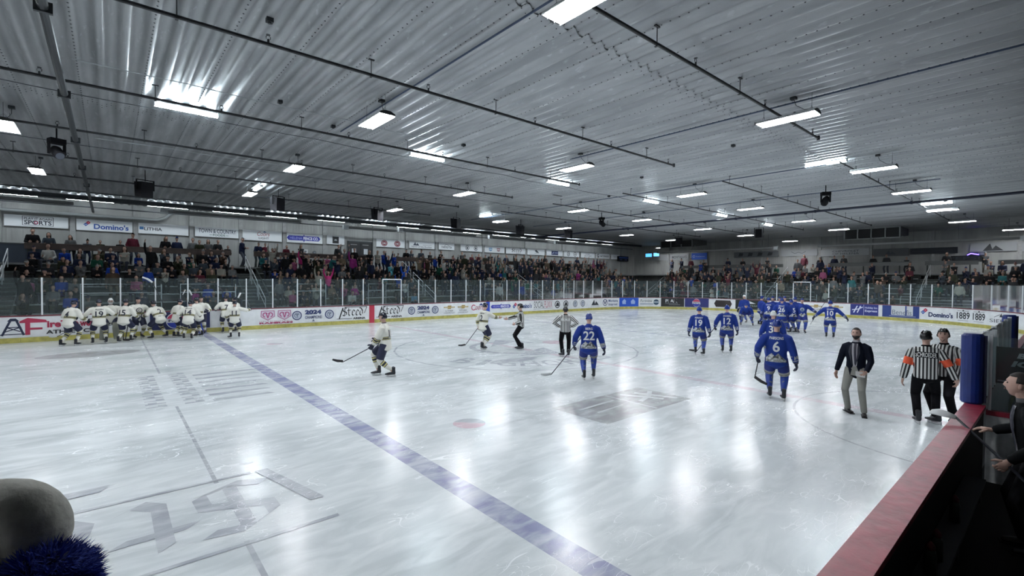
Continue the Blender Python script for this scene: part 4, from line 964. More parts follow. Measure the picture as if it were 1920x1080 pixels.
    # legs
    if team in 'wb':
        P_ = [loft([s.hip+Vector((0, 0, .1)), s.hip, s.hip-Vector((0, 0, .12))], [(.18, .14), (.20, .155), (.17, .15)], 14, (1, 0, 0))]
        for i in (0, 1): P_.append(loft([s.hj[i], s.hj[i].lerp(s.kn[i], .5), s.hj[i].lerp(s.kn[i], .93)], [(.125), (.122), (.112)], 12))
        pm = vox(P_, fine, 2, 'pants'); leg_attr(pm, s); link('hockey_pants', pm, root, PW if team == 'w' else PB)
        for i in (0, 1):
            k_, a_ = s.kn[i], s.ak[i]
            if goalie:
                m = MB(); d = (a_-k_); q = Matrix.Translation(k_+d*.45+Vector((0, .08, 0)))
                pd = loft([k_+Vector((0, .03, .22)), k_+Vector((0, .08, .0)), a_+Vector((0, .08, 0)), a_+Vector((0, .14, -.1))], [(.13, .05), (.14, .07), (.14, .06), (.13, .04)], 10, (1, 0, 0)); mk('leg_pad', *pd, M('grey_goalie_pads', (.25, .26, .22), .6), root, True)
            sm_ = vox([loft([k_+(s.hj[i]-k_)*.15, k_, k_.lerp(a_, .3), k_.lerp(a_, .7), a_+Vector((0, 0, .04))], [.09, .088, .082, .062, .052], 12)], fine, 2, 'sock'); leg_attr(sm_, s); link('sock', sm_, root, SW if team == 'w' else SB)
    else:
        w_ = .93; P_ = [loft([s.hip+s.up*.12, s.hip, s.hip-Vector((0, 0, .10))], [(.155, .11), (.17, .125), (.15, .12)], 14, (1, 0, 0))]
        for i in (0, 1): P_.append(loft([s.hj[i], s.hj[i].lerp(s.kn[i], .5), s.kn[i], s.kn[i].lerp(s.ak[i], .5), s.ak[i]-Vector((0, 0, .015))], ([.10, .092, .078, .07, .066] if team in ('r', 'ro') else [.095, .083, .066, .06, .055]), 12))
        pm = vox(P_, fine*.9, 2, 'trousers'); link('trousers', pm, root, PBK if team in ('r', 'ro', 'coach') else M('light_grey_trousers', (.23, .23, .21), .8, noise=.1))
    for i in (0, 1): build_foot(s, i, root, 'skate' if skates else 'shoe', name)
    # head gear
    hl = helmet if helmet is not None else dict(w=HLN, b=HLB, r=HLK, ro=HLK).get(team)
    if hl:
        v, f = shell(s.hm, lambda p: p.z > (.028 if p.y > .02 else -.035), (1.2, 1.23, 1.15), k2=(0, 0, .006)); ho = solid('helmet', v, f, hl, root, .008)
        m = MB()
        for xx in (-.035, .035): m.tube([s.hm @ Vector((xx, .10, .075)), s.hm @ Vector((xx, .06, .115)), s.hm @ Vector((xx, -.02, .134)), s.hm @ Vector((xx, -.09, .105))], .009, 6)
        m.build('helmet_ridge', hl, ho, True)
        m = MB(); m.tube([s.hm @ Vector((sg_*.085, .01, .0)) if q != 1 else s.hm @ Vector((0, .07, -.125)) for q, sg_ in enumerate((-1, 0, 1))], .006, 5); m.build('chin_strap', lamp_black, ho)
        for sg in (-1, 1): mk('ear_guard', *xf([ell((sg*.088, -.005, -.002), (.009, .024, .028), 10, 6)], s.hm)[0], hl, ho, True)
        if visor: v, f = shell(s.hm, lambda p: p.y > .035 and -.03 < p.z < .04, (1.28, 1.3, 1.1), k2=(0, .01, 0)); mk('visor', v, f, GL, ho, True)
        if goalie:
            m = MB()
            for q in range(5): zz = -.09+q*.03; m.tube([s.hm @ Vector((.085*math.sin(t), .03+.10*math.cos(t), zz)) for t in np.linspace(-1.3, 1.3, 9)], .004, 4)
            for xx in (-.04, 0, .04): m.tube([s.hm @ Vector((xx, .125-abs(xx)*.3, zz)) for zz in (-.1, .04)], .004, 4)
            m.build('face_cage', STEELB, ho)
            mk('mask_chin', *shell(s.hm, lambda p: p.z < -.04 and p.y > -.02, (1.3, 1.22, 1.12)), hl, ho, True)
    if hair or not hl:
        v, f = shell(s.hm, lambda p: (p.z > .075 or (p.y < .035 and p.z > .01) or (p.y < -.03 and p.z > -.06)), (1.10, 1.08, 1.07)); solid('hair', v, f, HAIR_D, root, .006)
    if team == 'suit': v, f = shell(s.hm, lambda p: p.z < -.035 and p.y > .0 and p.z > -.125, (1.04, 1.04, 1.03)); solid('beard', v, f, HAIR_D, root, .003)
    return root, s
def stick(name, label, root, s, hand_i, tip, top=None, lefty=1, group='hockey sticks held by the players', white=False, bl=None):
    """shaft passes through the hand; tip = heel of the blade in the figure's local space"""
    mw = Matrix.Translation(root.location) @ Matrix.Rotation(root.rotation_euler[2], 4, 'Z') @ Matrix.Scale(root.scale[0], 4)
    H = s.hd[hand_i]+(s.hd[hand_i]-s.elb[hand_i]).normalized()*.07; T = Vector(tip); d = (H-T).normalized(); E_ = T+d*1.42 if top is None else Vector(top)
    o = thing(name, label, 'hockey stick', mw @ T, 0, group); q = lambda p: (mw @ Vector(p))-(mw @ T)
    shaft = M('stick_shaft_dark', (.012, .014, .02), .35); bld = M('stick_blade_tape', (.55, .56, .56) if white else (.02, .02, .024), .7) if not white else M('white_blade_tape', (.60, .62, .63), .7)
    mk('shaft', *loft([q(T), q(E_)], [(.016, .011)]*2, 6, dome=False), shaft, o)
    mk('grip_tape', *loft([q(E_-(E_-T).normalized()*.16), q(E_+(E_-T).normalized()*.01)], [.019, .019], 6, dome=False), M('grip_tape', (.45, .46, .47), .8), o)
    bd = Vector(bl) if bl else Vector((0, 1, 0)); bd = bd.normalized(); up = Vector((0, 0, 1)) if abs(bd.z) < .7 else Vector((1, 0, 0))
    a = q(T); b1 = q(T+bd*.15); b2 = q(T+bd*.28+up*.01); v, f = loft([a+Vector((0, 0, .02)), b1, b2], [(.034, .007), (.036, .006), (.026, .005)], 8, q(T+up)-q(T), True); mk('blade', v, f, bld, o, True)
    return o

# ================================================================== PLAYERS, OFFICIALS, COACHES
GW = 'white team players huddled at the far boards'; GBp = 'blue team players gathered at the far right'
H0 = dict(hl=(-.36, .06, .80), hr=(.36, .06, .80)); 
def tip_local(root, p):
    mw = Matrix.Translation(root.location) @ Matrix.Rotation(root.rotation_euler[2], 4, 'Z') @ Matrix.Scale(root.scale[0], 4); return mw.inverted() @ Vector(p)
def P_(**k):
    d = dict(sw=.22); d.update(H0); d.update(k); return d
# --- blue team, nearest first
r, s = figure('hockey_player', 'player in blue jersey number 6 walking away, nearest blue player', -.56, 3.40, -2, 'b', P_(fl=(-.12, .02), fr=(.15, -.10), hl=(-.38, .05, .92), hr=(.37, .02, .84), toe=(.2, -.25)), '6', 'PARSONS', 1.02, .016, 'blue team players')
stick('hockey_stick', 'stick with curved white tipped blade in hand of blue number 6', r, s, 0, (-.42, .02, .42), (-.30, .75, 1.35), bl=(.9, -.1, -.45))
r, s = figure('hockey_player', 'player in blue jersey number 22 skating away past the sponsor square', -2.31, 7.39, 2, 'b', P_(fl=(-.12, -.04), fr=(.14, .18), hl=(-.38, .10, .92), hr=(.42, .05, .78), head=(25, 5), toe=(.2, -.1), lean=4), '22', 'BERG', 1.0, .016, 'blue team players')
stick('hockey_stick', 'dark stick reaching to the ice left of blue number 22', r, s, 0, tip_local(r, (-2.75, 8.35, .04)), bl=(-1, -.1, 0), white=True)
r, s = figure('hockey_player', 'player in blue jersey number 19 standing, back to camera', 4.08, 7.70, -4, 'b', P_(fl=(-.12, .1), fr=(.16, -.12), toe=(.1, -.5)), '19', 'KENNEY', .98, .02, 'blue team players')
r, s = figure('hockey_player', 'player in blue jersey number 12 holding a stick low to his left', 5.39, 7.31, 2, 'b', P_(hl=(-.40, .1, .95)), '12', 'SWEEN', 1.0, .02, 'blue team players')
stick('hockey_stick', 'thin stick slanting between blue numbers 19 and 12', r, s, 0, tip_local(r, (4.62, 8.05, .05)), bl=(-1, .1, 0))
r, s = figure('hockey_player', 'player in blue jersey number 10 alone at right with arms held out', 13.72, 6.35, 0, 'b', P_(hl=(-.62, .08, .98), hr=(.62, .08, .98)), '10', 'HOLLMAN', 1.0, .025, 'blue team players')
r, s = figure('hockey_player', 'blue player facing camera at the right edge of the blue group', 14.89, 7.92, 184, 'b', P_(hr=(.36, .2, .9), hl=(-.55, .25, 1.1)), None, None, 1.02, .025, GBp, front='crest')
stick('hockey_stick', 'stick raised beside the blue player facing camera', r, s, 0, (-1.0, .35, 1.75), (-.35, .2, .5), bl=(-.9, .2, .25))
r, s = figure('hockey_player', 'player in blue jersey number 9 in the middle of the blue group', 15.43, 9.74, 3, 'b', P_(), '9', 'TANNER', 1.0, .025, GBp)
r, s = figure('hockey_player', 'player in blue jersey number 26 in front of the blue group', 14.2, 8.62, -3, 'b', P_(hl=(-.3, .3, 1.1), hr=(.3, .3, 1.1)), '26', 'MOLEY', 1.02, .025, GBp)
r, s = figure('hockey_player', 'blue player between number 26 and the one facing camera', 14.6, 8.25, 35, 'b', P_(hr=(.33, .1, .8), lean=10), '5', None, .98, .028, GBp)
stick('hockey_stick', 'stick upright at the right side of the blue group', r, s, 1, (.4, .1, .05), bl=(0, 1, 0))
r, s = figure('hockey_player', 'blue player bent forward with hands on knees', 16.65, 11.4, 175, 'b', P_(hz=.86, lean=62, fl=(-.32, 0), fr=(.32, 0), hl=(-.33, .34, .55), hr=(.33, .34, .55), head=(0, 10)), '11', None, 1.0, .028, GBp)
r, s = figure('hockey_player', 'blue player in a light cap standing behind the bent player', 18.6, 12.4, 150, 'b', P_(), None, None, 1.0, .03, GBp, helmet=HLWt)
r, s = figure('hockey_player', 'player in blue wearing a white helmet right behind number 6', 3.9, 5.15, 8, 'b', P_(hl=(-.33, .15, .9)), '36', 'KEELE', .98, .02, 'blue team players', helmet=HLWt)
for q, (x, y, off, lab) in enumerate(((17.69, 11.04, -60, 'blue player at the left end of the blue group'), (16.6, 9.95, 170, 'blue player facing camera behind number 9'), (16.1, 9.2, 200, 'blue player facing left behind number 26'), (17.3, 9.8, 150, 'blue player deepest in the blue group'), (16.9, 8.9, 20, 'tall blue player behind the right of the group'))):
    r, s = figure('hockey_player', lab, x, y, off, 'b', P_(hl=(-.3, .3, 1.0), hr=(.33, .25, .95), lean=4), None, None, 1.0+.02*(q % 3), .032, GBp)
# --- white team
r, s = figure('hockey_player', 'player in white jersey number 13 gliding left near the centre circle', -6.30, 11.17, 80, 'w', P_(fl=(-.12, -.20), fr=(.10, .22), hl=(-.10, .30, .86), hr=(.10, .22, .98), hz=.90, lean=3, toe=(.0, .0), head=(0, -5), el=(-1, -.5, 0), er=(1, -.6, 0)), '13', None, 1.0, .016, 'white team players', side_num='13')
stick('hockey_stick', 'black stick held out left by white number 13', r, s, 0, (-.05, 1.10, .40), bl=(0, 1, .22))
r, s = figure('hockey_player', 'player in white jersey reaching out a hand to a linesman', -1.25, 13.44, -58, 'w', P_(fl=(-.10, .03), fr=(.10, -.05), hr=(.16, .56, 1.18), hl=(-.30, -.05, .85), hand={1: dict(d=(.1, 1, .0), n=(-.8, 0, .5), curl=.15)}, lean=5), '12', 'GORDON', 1.0, .018, 'white team players', bare=True)
stick('hockey_stick', 'stick trailing behind the white player who reaches out', r, s, 0, (-.75, -.35, .10), (-.22, .12, 1.05), bl=(-.7, -.7, -.1))
W = [(-13.16, 23.66, -48, 'leftmost white player, leaning in with stick low', '4', None, P_(lean=16, hl=(-.3, .35, 1.05), hr=(.3, .4, .95), fl=(-.2, -.1), fr=(.18, .12)), {}),
     (-12.30, 23.75, 2, 'white player number 19 with back to camera', '19', 'ALLEN', P_(fl=(-.2, 0), fr=(.2, 0), hl=(-.4, .3, 1.1), hr=(.4, .3, 1.15)), {}),
     (-11.95, 24.75, 178, 'goaltender in a white cage mask facing camera', None, None, P_(hl=(-.4, .3, 1.0), hr=(.4, .3, 1.0), fl=(-.22, 0), fr=(.22, 0)), dict(goalie=True, helmet=HLWt)),
     (-11.55, 23.82, -32, 'white player number 15 turned half right', '15', None, P_(lean=10, hl=(-.1, .45, 1.2), hr=(.3, .35, 1.0), fl=(-.1, -.15), fr=(.15, .2)), {}),
     (-11.05, 25.1, 196, 'white player with a ring crest facing camera', None, None, P_(hl=(-.4, .2, 1.1), hr=(.4, .2, 1.1)), dict(front='ring')),
     (-10.35, 24.5, 38, 'white player number 2 bending forward, legs apart', '2', None, P_(lean=30, hz=.86, fl=(-.34, .0), fr=(.36, .1), hl=(-.35, .45, .95), hr=(.35, .35, .8)), {}),
     (-9.45, 23.24, -18, 'white player number 14 stooping in front of the right group', '14', 'MILLER', P_(lean=22, hz=.88, fl=(-.2, .1), fr=(.15, -.1), hl=(-.4, .35, 1.05), hr=(.3, .45, 1.0)), {}),
     (-9.75, 24.4, -55, 'white player left of and behind number 14', None, None, P_(lean=12, hl=(-.3, .3, 1.1), hr=(.35, .3, 1.1)), {}),
     (-8.98, 24.2, 40, 'white player just right of number 14', None, None, P_(lean=8, hl=(-.3, .4, 1.2), hr=(.3, .4, 1.0)), {}),
     (-8.75, 25.2, 168, 'white player facing camera near the number 7 player', None, None, P_(hl=(-.3, .3, 1.1), hr=(.35, .3, 1.2)), {}),
     (-7.75, 25.15, 6, 'white player number 7 leaning to the boards', '7', None, P_(lean=12, hl=(-.4, .4, 1.1), hr=(.3, .4, 1.2)), {}),
     (-7.30, 25.35, 60, 'white player mostly hidden right of number 7', None, None, P_(lean=6, hl=(-.3, .3, 1.1), hr=(.3, .3, 1.1)), {}),
     (-7.84, 22.68, -6, 'white player number 11 with right arm stretched out', '11', None, P_(fl=(-.18, 0), fr=(.18, .0), hl=(-.32, .12, .92), hr=(.60, .25, 1.32), toe=(.7, -.1)), {})]
tips = {0: [(-.5, .0, .35), (.15, .75, 1.0), (-1, -.2, 0)], 1: None, 3: [(-.2, .4, .04), None, (0, 1, 0)], 7: [(-.1, .35, 1.9), (-.25, .3, .6), (0, .4, .9)], 9: [(.3, .3, 1.8), (.3, .3, .5), (.3, 0, .9)], 10: [(-.1, .5, 1.95), (.3, .4, .55), (-.5, .3, .7)], 12: [(.1, .45, 1.85), (-.25, .15, .6), (.3, .2, .8)], 2: [(-.4, .4, .03), None, (-1, .2, 0)]}
for i, (x, y, off, lab, nu, nn_, po, kw) in enumerate(W):
    r, s = figure('hockey_player', lab, x, y, off, 'w', po, nu, nn_, [1.0, 1.0, 1.0, 1.0, 1.0, 1.02, 1.0, .97, 1.0, 1.0, 1.02, .97, .93][i], .024, GW, **kw)
    t_ = tips.get(i)
    if t_: stick('hockey_stick', 'hockey stick of the %s' % lab.split(',')[0].replace(' with back to camera', ''), r, s, 0, t_[0], t_[1], bl=t_[2], white=i in (0, 7, 9, 12))
r_ = thing('hockey_stick', 'stick with bright white blade raised above the huddle at the glass', 'hockey stick', (-10.1, 25.0, 1.25), 0, 'hockey sticks held by the players')
mk('shaft', *loft([(0, 0, 0), (-.45, .1, 1.15)], [.014, .014], 6, dome=False), M('stick_shaft_dark'), r_); mk('blade', *loft([(-.45, .1, 1.15), (-.62, .12, 1.30), (-.80, .12, 1.38)], [(.04, .012), (.042, .01), (.03, .008)], 8, (0.3, 0, 1)), M('white_blade_tape', (.60, .62, .63), .7), r_, True)
# --- officials
figure('referee', 'linesman in striped shirt facing left with one arm extended', -.22, 12.48, 84, 'r', dict(sw=.19, fl=(-.08, -.03), fr=(.09, .06), hr=(.05, .60, 1.12), hl=(-.20, .18, 1.02), el=(-.5, -1, 0), head=(0, -3), hand={1: dict(d=(0, 1, .05), n=(-1, 0, 0), curl=.5)}), None, None, .99, .018, 'match officials in striped shirts', cat='person')
figure('referee', 'linesman in striped shirt standing with hands on hips', -.06, 10.34, 4, 'r', dict(sw=.20, fl=(-.10, .02), fr=(.11, 0), hl=(-.21, .06, 1.04), hr=(.21, .06, 1.04), el=(-1, -.35, .05), er=(1, -.35, .05), toe=(.7, -.1), hand={0: dict(d=(.7, .6, -.4), n=(.3, .3, 0)), 1: dict(d=(-.7, .6, -.4), n=(-.3, .3, 0))}), None, 'BEALE', .99, .018, 'match officials in striped shirts', hair=True)
figure('referee', 'referee with orange armbands, back to camera, name across shoulders', -.42, .86, 2, 'ro', dict(sw=.20, fl=(-.10, -.02), fr=(.16, .16), hl=(-.33, .02, .80), hr=(.45, .18, .80), lean=6, head=(-25, -8), toe=(.3, -.9)), None, 'SCHROEDER', 1.0, .015, 'match officials in striped shirts')
figure('referee', 'referee with orange armband facing his colleague by the blue pad', .10, .66, 158, 'ro', dict(sw=.20, fl=(-.14, .0), fr=(.12, .04), hl=(-.24, .10, .84), hr=(.2, .25, 1.02), lean=5, head=(14, -12)), None, None, 1.02, .015, 'match officials in striped shirts', face=True, hair=True)
# --- coach in suit
r, s = figure('person', 'bearded man in navy jacket and light grey trousers walking on the ice', -.54, 1.91, 163, 'suit', dict(sw=.195, fl=(-.18, .10), fr=(.13, -.02), hr=(.30, .12, .84), hl=(-.24, .22, .90), hz=.92, el=(-.3, -1, -.2), er=(.3, -1, -.2), head=(4, -5), toe=(.35, -.75), hand={1: dict(d=(.1, .1, -1), n=(-1, .2, 0), curl=.5), 0: dict(d=(.35, .6, -.6), n=(1, 0, -.2), curl=1.0)}), None, None, 1.0, .014, None, face=True)
mw = Matrix.Translation(r.location) @ Matrix.Rotation(r.rotation_euler[2], 4, 'Z'); hp_ = mw @ (s.hd[0]+Vector((.02, .08, -.06)))
t = thing('folded_paper', 'folded white paper in the left hand of the bearded man', 'paper', hp_, r.rotation_euler[2]+.2)
m = MB(); m.add([(-.02, -.04, -.05), (.13, .0, -.02), (.13, .0, .07), (-.02, -.04, .05)], [(0, 1, 2, 3)]); m.add([(-.02, -.032, -.05), (.12, .02, -.03), (.12, .02, .06), (-.02, -.032, .05)], [(0, 1, 2, 3)]); m.build('paper_fold', M('paper', (.6, .6, .6), .8), t)
r, s = figure('person', 'dark haired man in charcoal suit leaning behind the bench boards at right edge', -5.22, -.66, 98, 'coach', dict(sw=.20, fl=(-.12, .0), fr=(.12, .05), hl=(-.20, .20, .90), hr=(.42, .27, 1.04), lean=9, head=(-6, -4), hand={0: dict(d=(-.1, .5, -.7), n=(1, .2, 0), curl=1.0), 1: dict(d=(.15, .9, .0), n=(0, 0, -1), curl=.5)}), None, None, 1.0, .012, None, face=True, z=.05, az=0)
mw = Matrix.Translation(r.location) @ Matrix.Rotation(r.rotation_euler[2], 4, 'Z'); hp_ = mw @ s.hd[0]
o = thing('hockey_stick', 'stick with broad white blade resting over the red cap rail', 'hockey stick', (-4.70, -.03, 1.13), 0, 'hockey sticks held by the players')
b = Vector(o.location); e = hp_+Vector((0, 0, -.05))-b; mk('shaft', *loft([(0, 0, 0), e, e*1.3], [(.016, .012)]*3, 6, dome=False), M('stick_shaft_dark'), o)
v, f = loft([(0, 0, 0), (-.01, .08, .02), (.005, .15, .03), (.03, .22, .015)], [(.032, .012), (.055, .018), (.066, .018), (.045, .012)], 10, (1, -.1, .45)); mk('blade', v, f, M('white_blade_tape'), o, True)

# ================================================================== BENCH AREA AT THE RIGHT
pad_blue = M('blue_vinyl_pad', (.006, .022, .16), .4, noise=.2)
def pad(x, z0, z1, lab, w_=.115):
    t = thing('padded_post', lab, 'post pad', (x, -.03, 0), 0, 'blue padded posts on the bench glass')
    m = MB(); m.tube([(0, 0, z0), (0, 0, z0+.02), (0, 0, z1-.03), (0, 0, z1)], [(w_*.9, .10), (w_, .115), (w_, .115), (w_*.8, .09)], 18, (1, 0, 0)); m.build('pad', pad_blue, t, False)
    MB().box(-.015, -.135, z0+.02, .015, -.105, z1-.02).build('seam_flap', M('navy_strap', (.004, .01, .05), .5), t)
pad(-3.34, 1.075, 1.99, 'blue padded post at the end of the red cap rail'); pad(2.75, 1.075, 1.97, 'farther blue padded post beyond the referees')
for i in range(5):
    a = SN1-.17-i*1.18; b = a-1.15
    if b < SN0+.2: b = SN0+.2
    wall_strip('glass_pane', b+.02, a, 1.08, 1.93, -.045, -.057, GL, boards)
    upright('glass_post', b, 1.07, 1.94, .03, alu)
for i in range(7): upright('glass_post', SN1-.2-i*.28, 1.07, 1.93, .012, alu, -.10)
t = thing('bench_partition', 'white partition with glass and red sill beside the blue padded post', 'partition', (-3.22, -.16, 0))
MB().box(-.03, -2.6, 0, .03, 0, .93).build('lower_panel', M('grimy_white_board', (.72, .73, .74), .5, noise=.3), t); MB().box(-.05, -2.6, .93, .05, 0, .99).build('sill', red_cap, t)
MB().box(-.006, -2.5, .99, .006, -.02, 1.95).build('glass_pane', GL, t)
for y in (-.03, -1.2, -2.5): MB().box(-.02, y-.015, .99, .02, y+.015, 1.97).build('upright', alu, t)
t = thing('black_banner', 'black cloth banner with white letters hung on the partition glass', 'banner', (-1.6, -.13, 1.12)); 
MB().box(0, -1.5, 0, .015, 0, .56).build('cloth', M('black_cloth', (.006, .006, .008), .8), t)
bmap = lambda u, v, l=0: (-.006-.002*l, -u, v)
place_items([('T', 'BIGHORN', .22, .40, .95, .48, 'b8bcc0', dict(bold=.05, shear=.2)), ('T', 'ICE', .16, .27, .5, .36, 'b8bcc0', dict(bold=.05, shear=.2)), ('R', .02, .03, .9, .05, '90949a')], bmap, t)
o = MB().box(-24, -1.9, -.06, -3.25, -.15, .05).build('bench_floor', black, None); tag(o, kind='structure'); o.name = 'floor_1'  # floor coloured near black to stand in for shade in the bench
o = MB().box(-24, -2.0, 0, 6, -1.9, 1.1).build('wall_bench', M('bench_shade_black', (.004, .004, .005), .9), None); tag(o, kind='structure')  # bench darkness is put into this wall colour, nothing blocks the lamps
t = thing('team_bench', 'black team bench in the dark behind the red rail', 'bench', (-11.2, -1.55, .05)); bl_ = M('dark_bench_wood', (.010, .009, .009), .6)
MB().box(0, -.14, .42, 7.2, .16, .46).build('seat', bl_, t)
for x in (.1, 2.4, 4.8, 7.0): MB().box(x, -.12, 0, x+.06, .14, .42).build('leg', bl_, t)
t = thing('bottle_shelf', 'narrow grey shelf fixed inside the bench boards', 'shelf', (-8.6, -.16, .62)); MB().box(0, -.16, 0, 3.4, 0, .03).build('shelf_board', M('dark_grey_plastic', (.02, .022, .024), .6), t)
for x in (.2, 1.7, 3.2): MB().box(x, -.14, -.16, x+.02, 0, 0).build('bracket', steel, t)
for i, x in enumerate((-7.7, -7.45, -6.6)):
    t = thing('water_bottle', 'dark water bottle on the bench shelf, %s' % ('nearest', 'second', 'farthest')[i], 'bottle', (x, -.24, .65), 0, 'water bottles on the bench shelf')
    MB().tube([(0, 0, 0), (0, 0, .14), (0, 0, .17)], [.036, .036, .026], 10).build('bottle_body', M('dark_green_bottle', (.02, .03, .025), .3), t, True); MB().tube([(0, 0, .17), (0, 0, .2), (0, 0, .225)], [.028, .026, .008], 10).build('bottle_cap', M('red_bottle_cap', (.12, .01, .015), .4), t, True)

# ================================================================== FOREGROUND COSTUME PIECE, BOTTOM LEFT
def ray(u, v, d): return CAM+(F_+RR*(u-960)/886.7-UU*(v-540)/886.7)*d
felt = M('grey_felt', (.42, .42, .38), .95, noise=.25, nscale=30); tan_ = M('tan_felt', (.40, .35, .27), .95, noise=.15, nscale=30)
base = Vector((-12.13, .02, 0)); cc = Vector((-12.1317, .3382, 2.2258))
t = thing('costume_head', 'grey padded ring shaped curl with shaggy blue tuft at bottom left', 'costume', (cc.x, cc.y, 0))
fx = Vector((RR.x, RR.y, 0)).normalized(); fy = Vector((-fx.y, fx.x, 0)); fz = Vector((0, 0, 1)); org = Vector((0, 0, cc.z))
pts_ = []; rad = []
for i in range(26):
    a = 4.2-i*.275; pts_.append(org+fx*(-.0155+.049*math.cos(a))+fz*(.0515*math.sin(a)+.002)+fy*(.0022*i-.02)); rad.append(.0355+.013*abs(math.cos(a)))
me = vox([loft(pts_, rad, 20, None)], .0045, 6, 'horn'); link('horn', me, t, felt)
v, f = ell(org+fx*(-.02)-fz*.135-fy*.05, (.075, .09, .09), 24, 14); mk('padding', v, f, tan_, t, True)
v, f = ell(org+fx*.078-fz*.090-fy*.02, (.062, .07, .070), 24, 14); core = mk('tuft_core', v, f, M('blue_fur_base', (.002, .006, .05), .9), t, True)
v, f = ell(org+fz*-.62+fy*.05, (.16, .13, .45), 20, 12); mk('costume_body', v, f, felt, t, True)
v, f = loft([org*0, (0, 0, 1.6)], [.12, .14], 14); mk('costume_legs', v, f, felt, t, True)
random.seed(5); V = []; F = []
for i in range(9000):
    a = random.uniform(0, 2*math.pi); z = random.uniform(-.9, 1); rr = math.sqrt(1-z*z); n_ = Vector((rr*math.cos(a), rr*math.sin(a), z)); 
    b = org+fx*.078-fz*.090-fy*.02+Vector((n_.x*.061, n_.y*.069, n_.z*.068)); clump = Vector((math.sin(n_.x*9+n_.z*4), math.cos(n_.y*8), math.sin(n_.z*11+n_.x*5)))*.35
    d = (n_+clump+Vector((random.gauss(0, .3), random.gauss(0, .3), random.gauss(-.2, .3)))).normalized()*random.uniform(.012, .034); sd = d.cross(n_+Vector((.01, .02, .03))).normalized()*.0011
    m_ = b+d*.5; k = len(V); V += [b-sd, b+sd, m_+sd*.7, m_-sd*.7, b+d+n_*-.003]; F += [(k, k+1, k+2, k+3), (k+3, k+2, k+4)]
o = mk('blue_fur', V, F, M('blue_fur', (.007, .028, .27), .85), t); tag(o, kind='stuff')

# ================================================================== STANDS
plank = M('aluminium_plank', (.30, .33, .33), .45, .35, noise=.25, nscale=5); riser = M('dark_green_riser', (.035, .042, .040), .7, noise=.2); rail_w = M('white_rail_pipe', (.50, .52, .54), .4, .2); brown = M('brown_rail_board', (.085, .058, .05), .6, noise=.3, nscale=3)
RUN, RISE, Z0 = .76, .38, 1.02      # row depth, row height, first seat height
def bleacher(lab, ox, oy, rz, L, rows=7, grp='bleacher blocks'):
    """local x along the row, local y away from the ice"""
    t = thing('bleacher', lab, 'bleachers', (ox, oy, 0), rz, grp)
    def rep(name, m, mat, locs):
        first = None
        for l in locs:
            if first is None: first = m.build(name, mat, t); first.location = l
            else: o = link(name, first.data, t); o.location = l
    rows_ = range(rows)
    rep('seat_plank', MB().box(0, 0, -.05, L, .28, 0), plank, [(0, .3+RUN*k, Z0+RISE*k) for k in rows_])
    rep('foot_plank', MB().box(0, 0, -.04, L, .40, 0), plank, [(0, -.12+RUN*k, Z0-.42+RISE*k) for k in rows_])
    rep('riser_board', MB().box(0, 0, -.3, L, .03, .02), riser, [(0, .60+RUN*k, Z0-.06+RISE*k) for k in rows_])
    rep('support_frame', MB().box(0, 0, 0, .05, .05, 1.0), steel, [])
    for x in np.arange(0, L+.01, L/4):
        m = MB(); n_ = rows-1
        m.add([(x-.03, .2, 0), (x+.03, .2, 0), (x+.03, .2+RUN*n_+.4, 0), (x-.03, .2+RUN*n_+.4, 0), (x-.03, .2, Z0-.1), (x+.03, .2, Z0-.1), (x+.03, .2+RUN*n_+.4, Z0-.1+RISE*n_), (x-.03, .2+RUN*n_+.4, Z0-.1+RISE*n_)],
              [(0, 3, 2, 1), (4, 5, 6, 7), (0, 1, 5, 4), (1, 2, 6, 5), (2, 3, 7, 6), (3, 0, 4, 7)]); m.build('support_frame', riser, t)
    m = MB(); m.box(0, -.14, .0, L, -.11, .2); m.box(0, -.14, .22, L, -.11, .42); m.box(0, -.14, .44, L, -.11, .6); fo = m.build('front_board', plank, t); fo['kind'] = 'stuff'
    return t
def stairs(lab, ox, oy, rz, W, rows=7):
    t = thing('aisle_stairs', lab, 'stairs', (ox, oy, 0), rz, 'aisle stairs between the bleacher blocks')
    a = MB().box(0, 0, -.04, W, .36, 0).build('tread', plank, t); b = MB().box(0, 0, -.17, W, .02, 0).build('riser', riser, t); first = True
    for k in range(-3, 2*rows-1):
        z = Z0-.42+RISE/2*(k); y = -.12+RUN/2*k
        if z < .1: continue
        for src in (a, b):
            o = src if first else link(src.name.split('.')[0], src.data, t); o.location = (0, y, z)
        first = False
    for j, (k0, k1) in enumerate(((0, 2), (2.4, 4.3), (4.8, 6.5))):
        y0, y1 = RUN*k0, RUN*k1; z0, z1 = Z0-.42+RISE*k0, Z0-.42+RISE*k1; x = W*.5
        m = MB(); m.tube([(x, y0, z0), (x, y0, z0+.9), (x, y1, z1+.9), (x, y1, z1)], .022, 6); m.tube([(x, y0, z0+.5), (x, y1, z1+.5)], .018, 6); m.build('handrail', rail_w, t)
    return t
Y0 = 27.55
secs = [('left block', -15.15, -6.15), ('centre block', -4.85, 4.65), ('right block', 5.9, 15.0), ('corner block', 16.2, 30.3)]
bleacher('bleacher block at the far left edge of the picture', -24, Y0, 0, 7.7)
for (nm_, a, b), lab in zip(secs, ('metal bleachers behind the huddled white team', 'metal bleachers behind the red centre mark', 'metal bleachers behind the far blue line', 'metal bleachers before the far corner')): bleacher(lab, a, Y0, 0, b-a)
for a, b, lab in ((-16.25, -15.2, 'stairs at the left edge of the far stand'), (-6.1, -4.9, 'stairs with three handrails between left and centre blocks'), (4.7, 5.85, 'stairs between centre and right blocks'), (15.05, 16.15, 'stairs before the corner block')): stairs(lab, a, Y0, 0, b-a)
X0 = 31.0
ends = [('end left block', 27.1, 16.6), ('end middle block', 15.4, 6.6), ('end right block', 5.4, -3.4)]
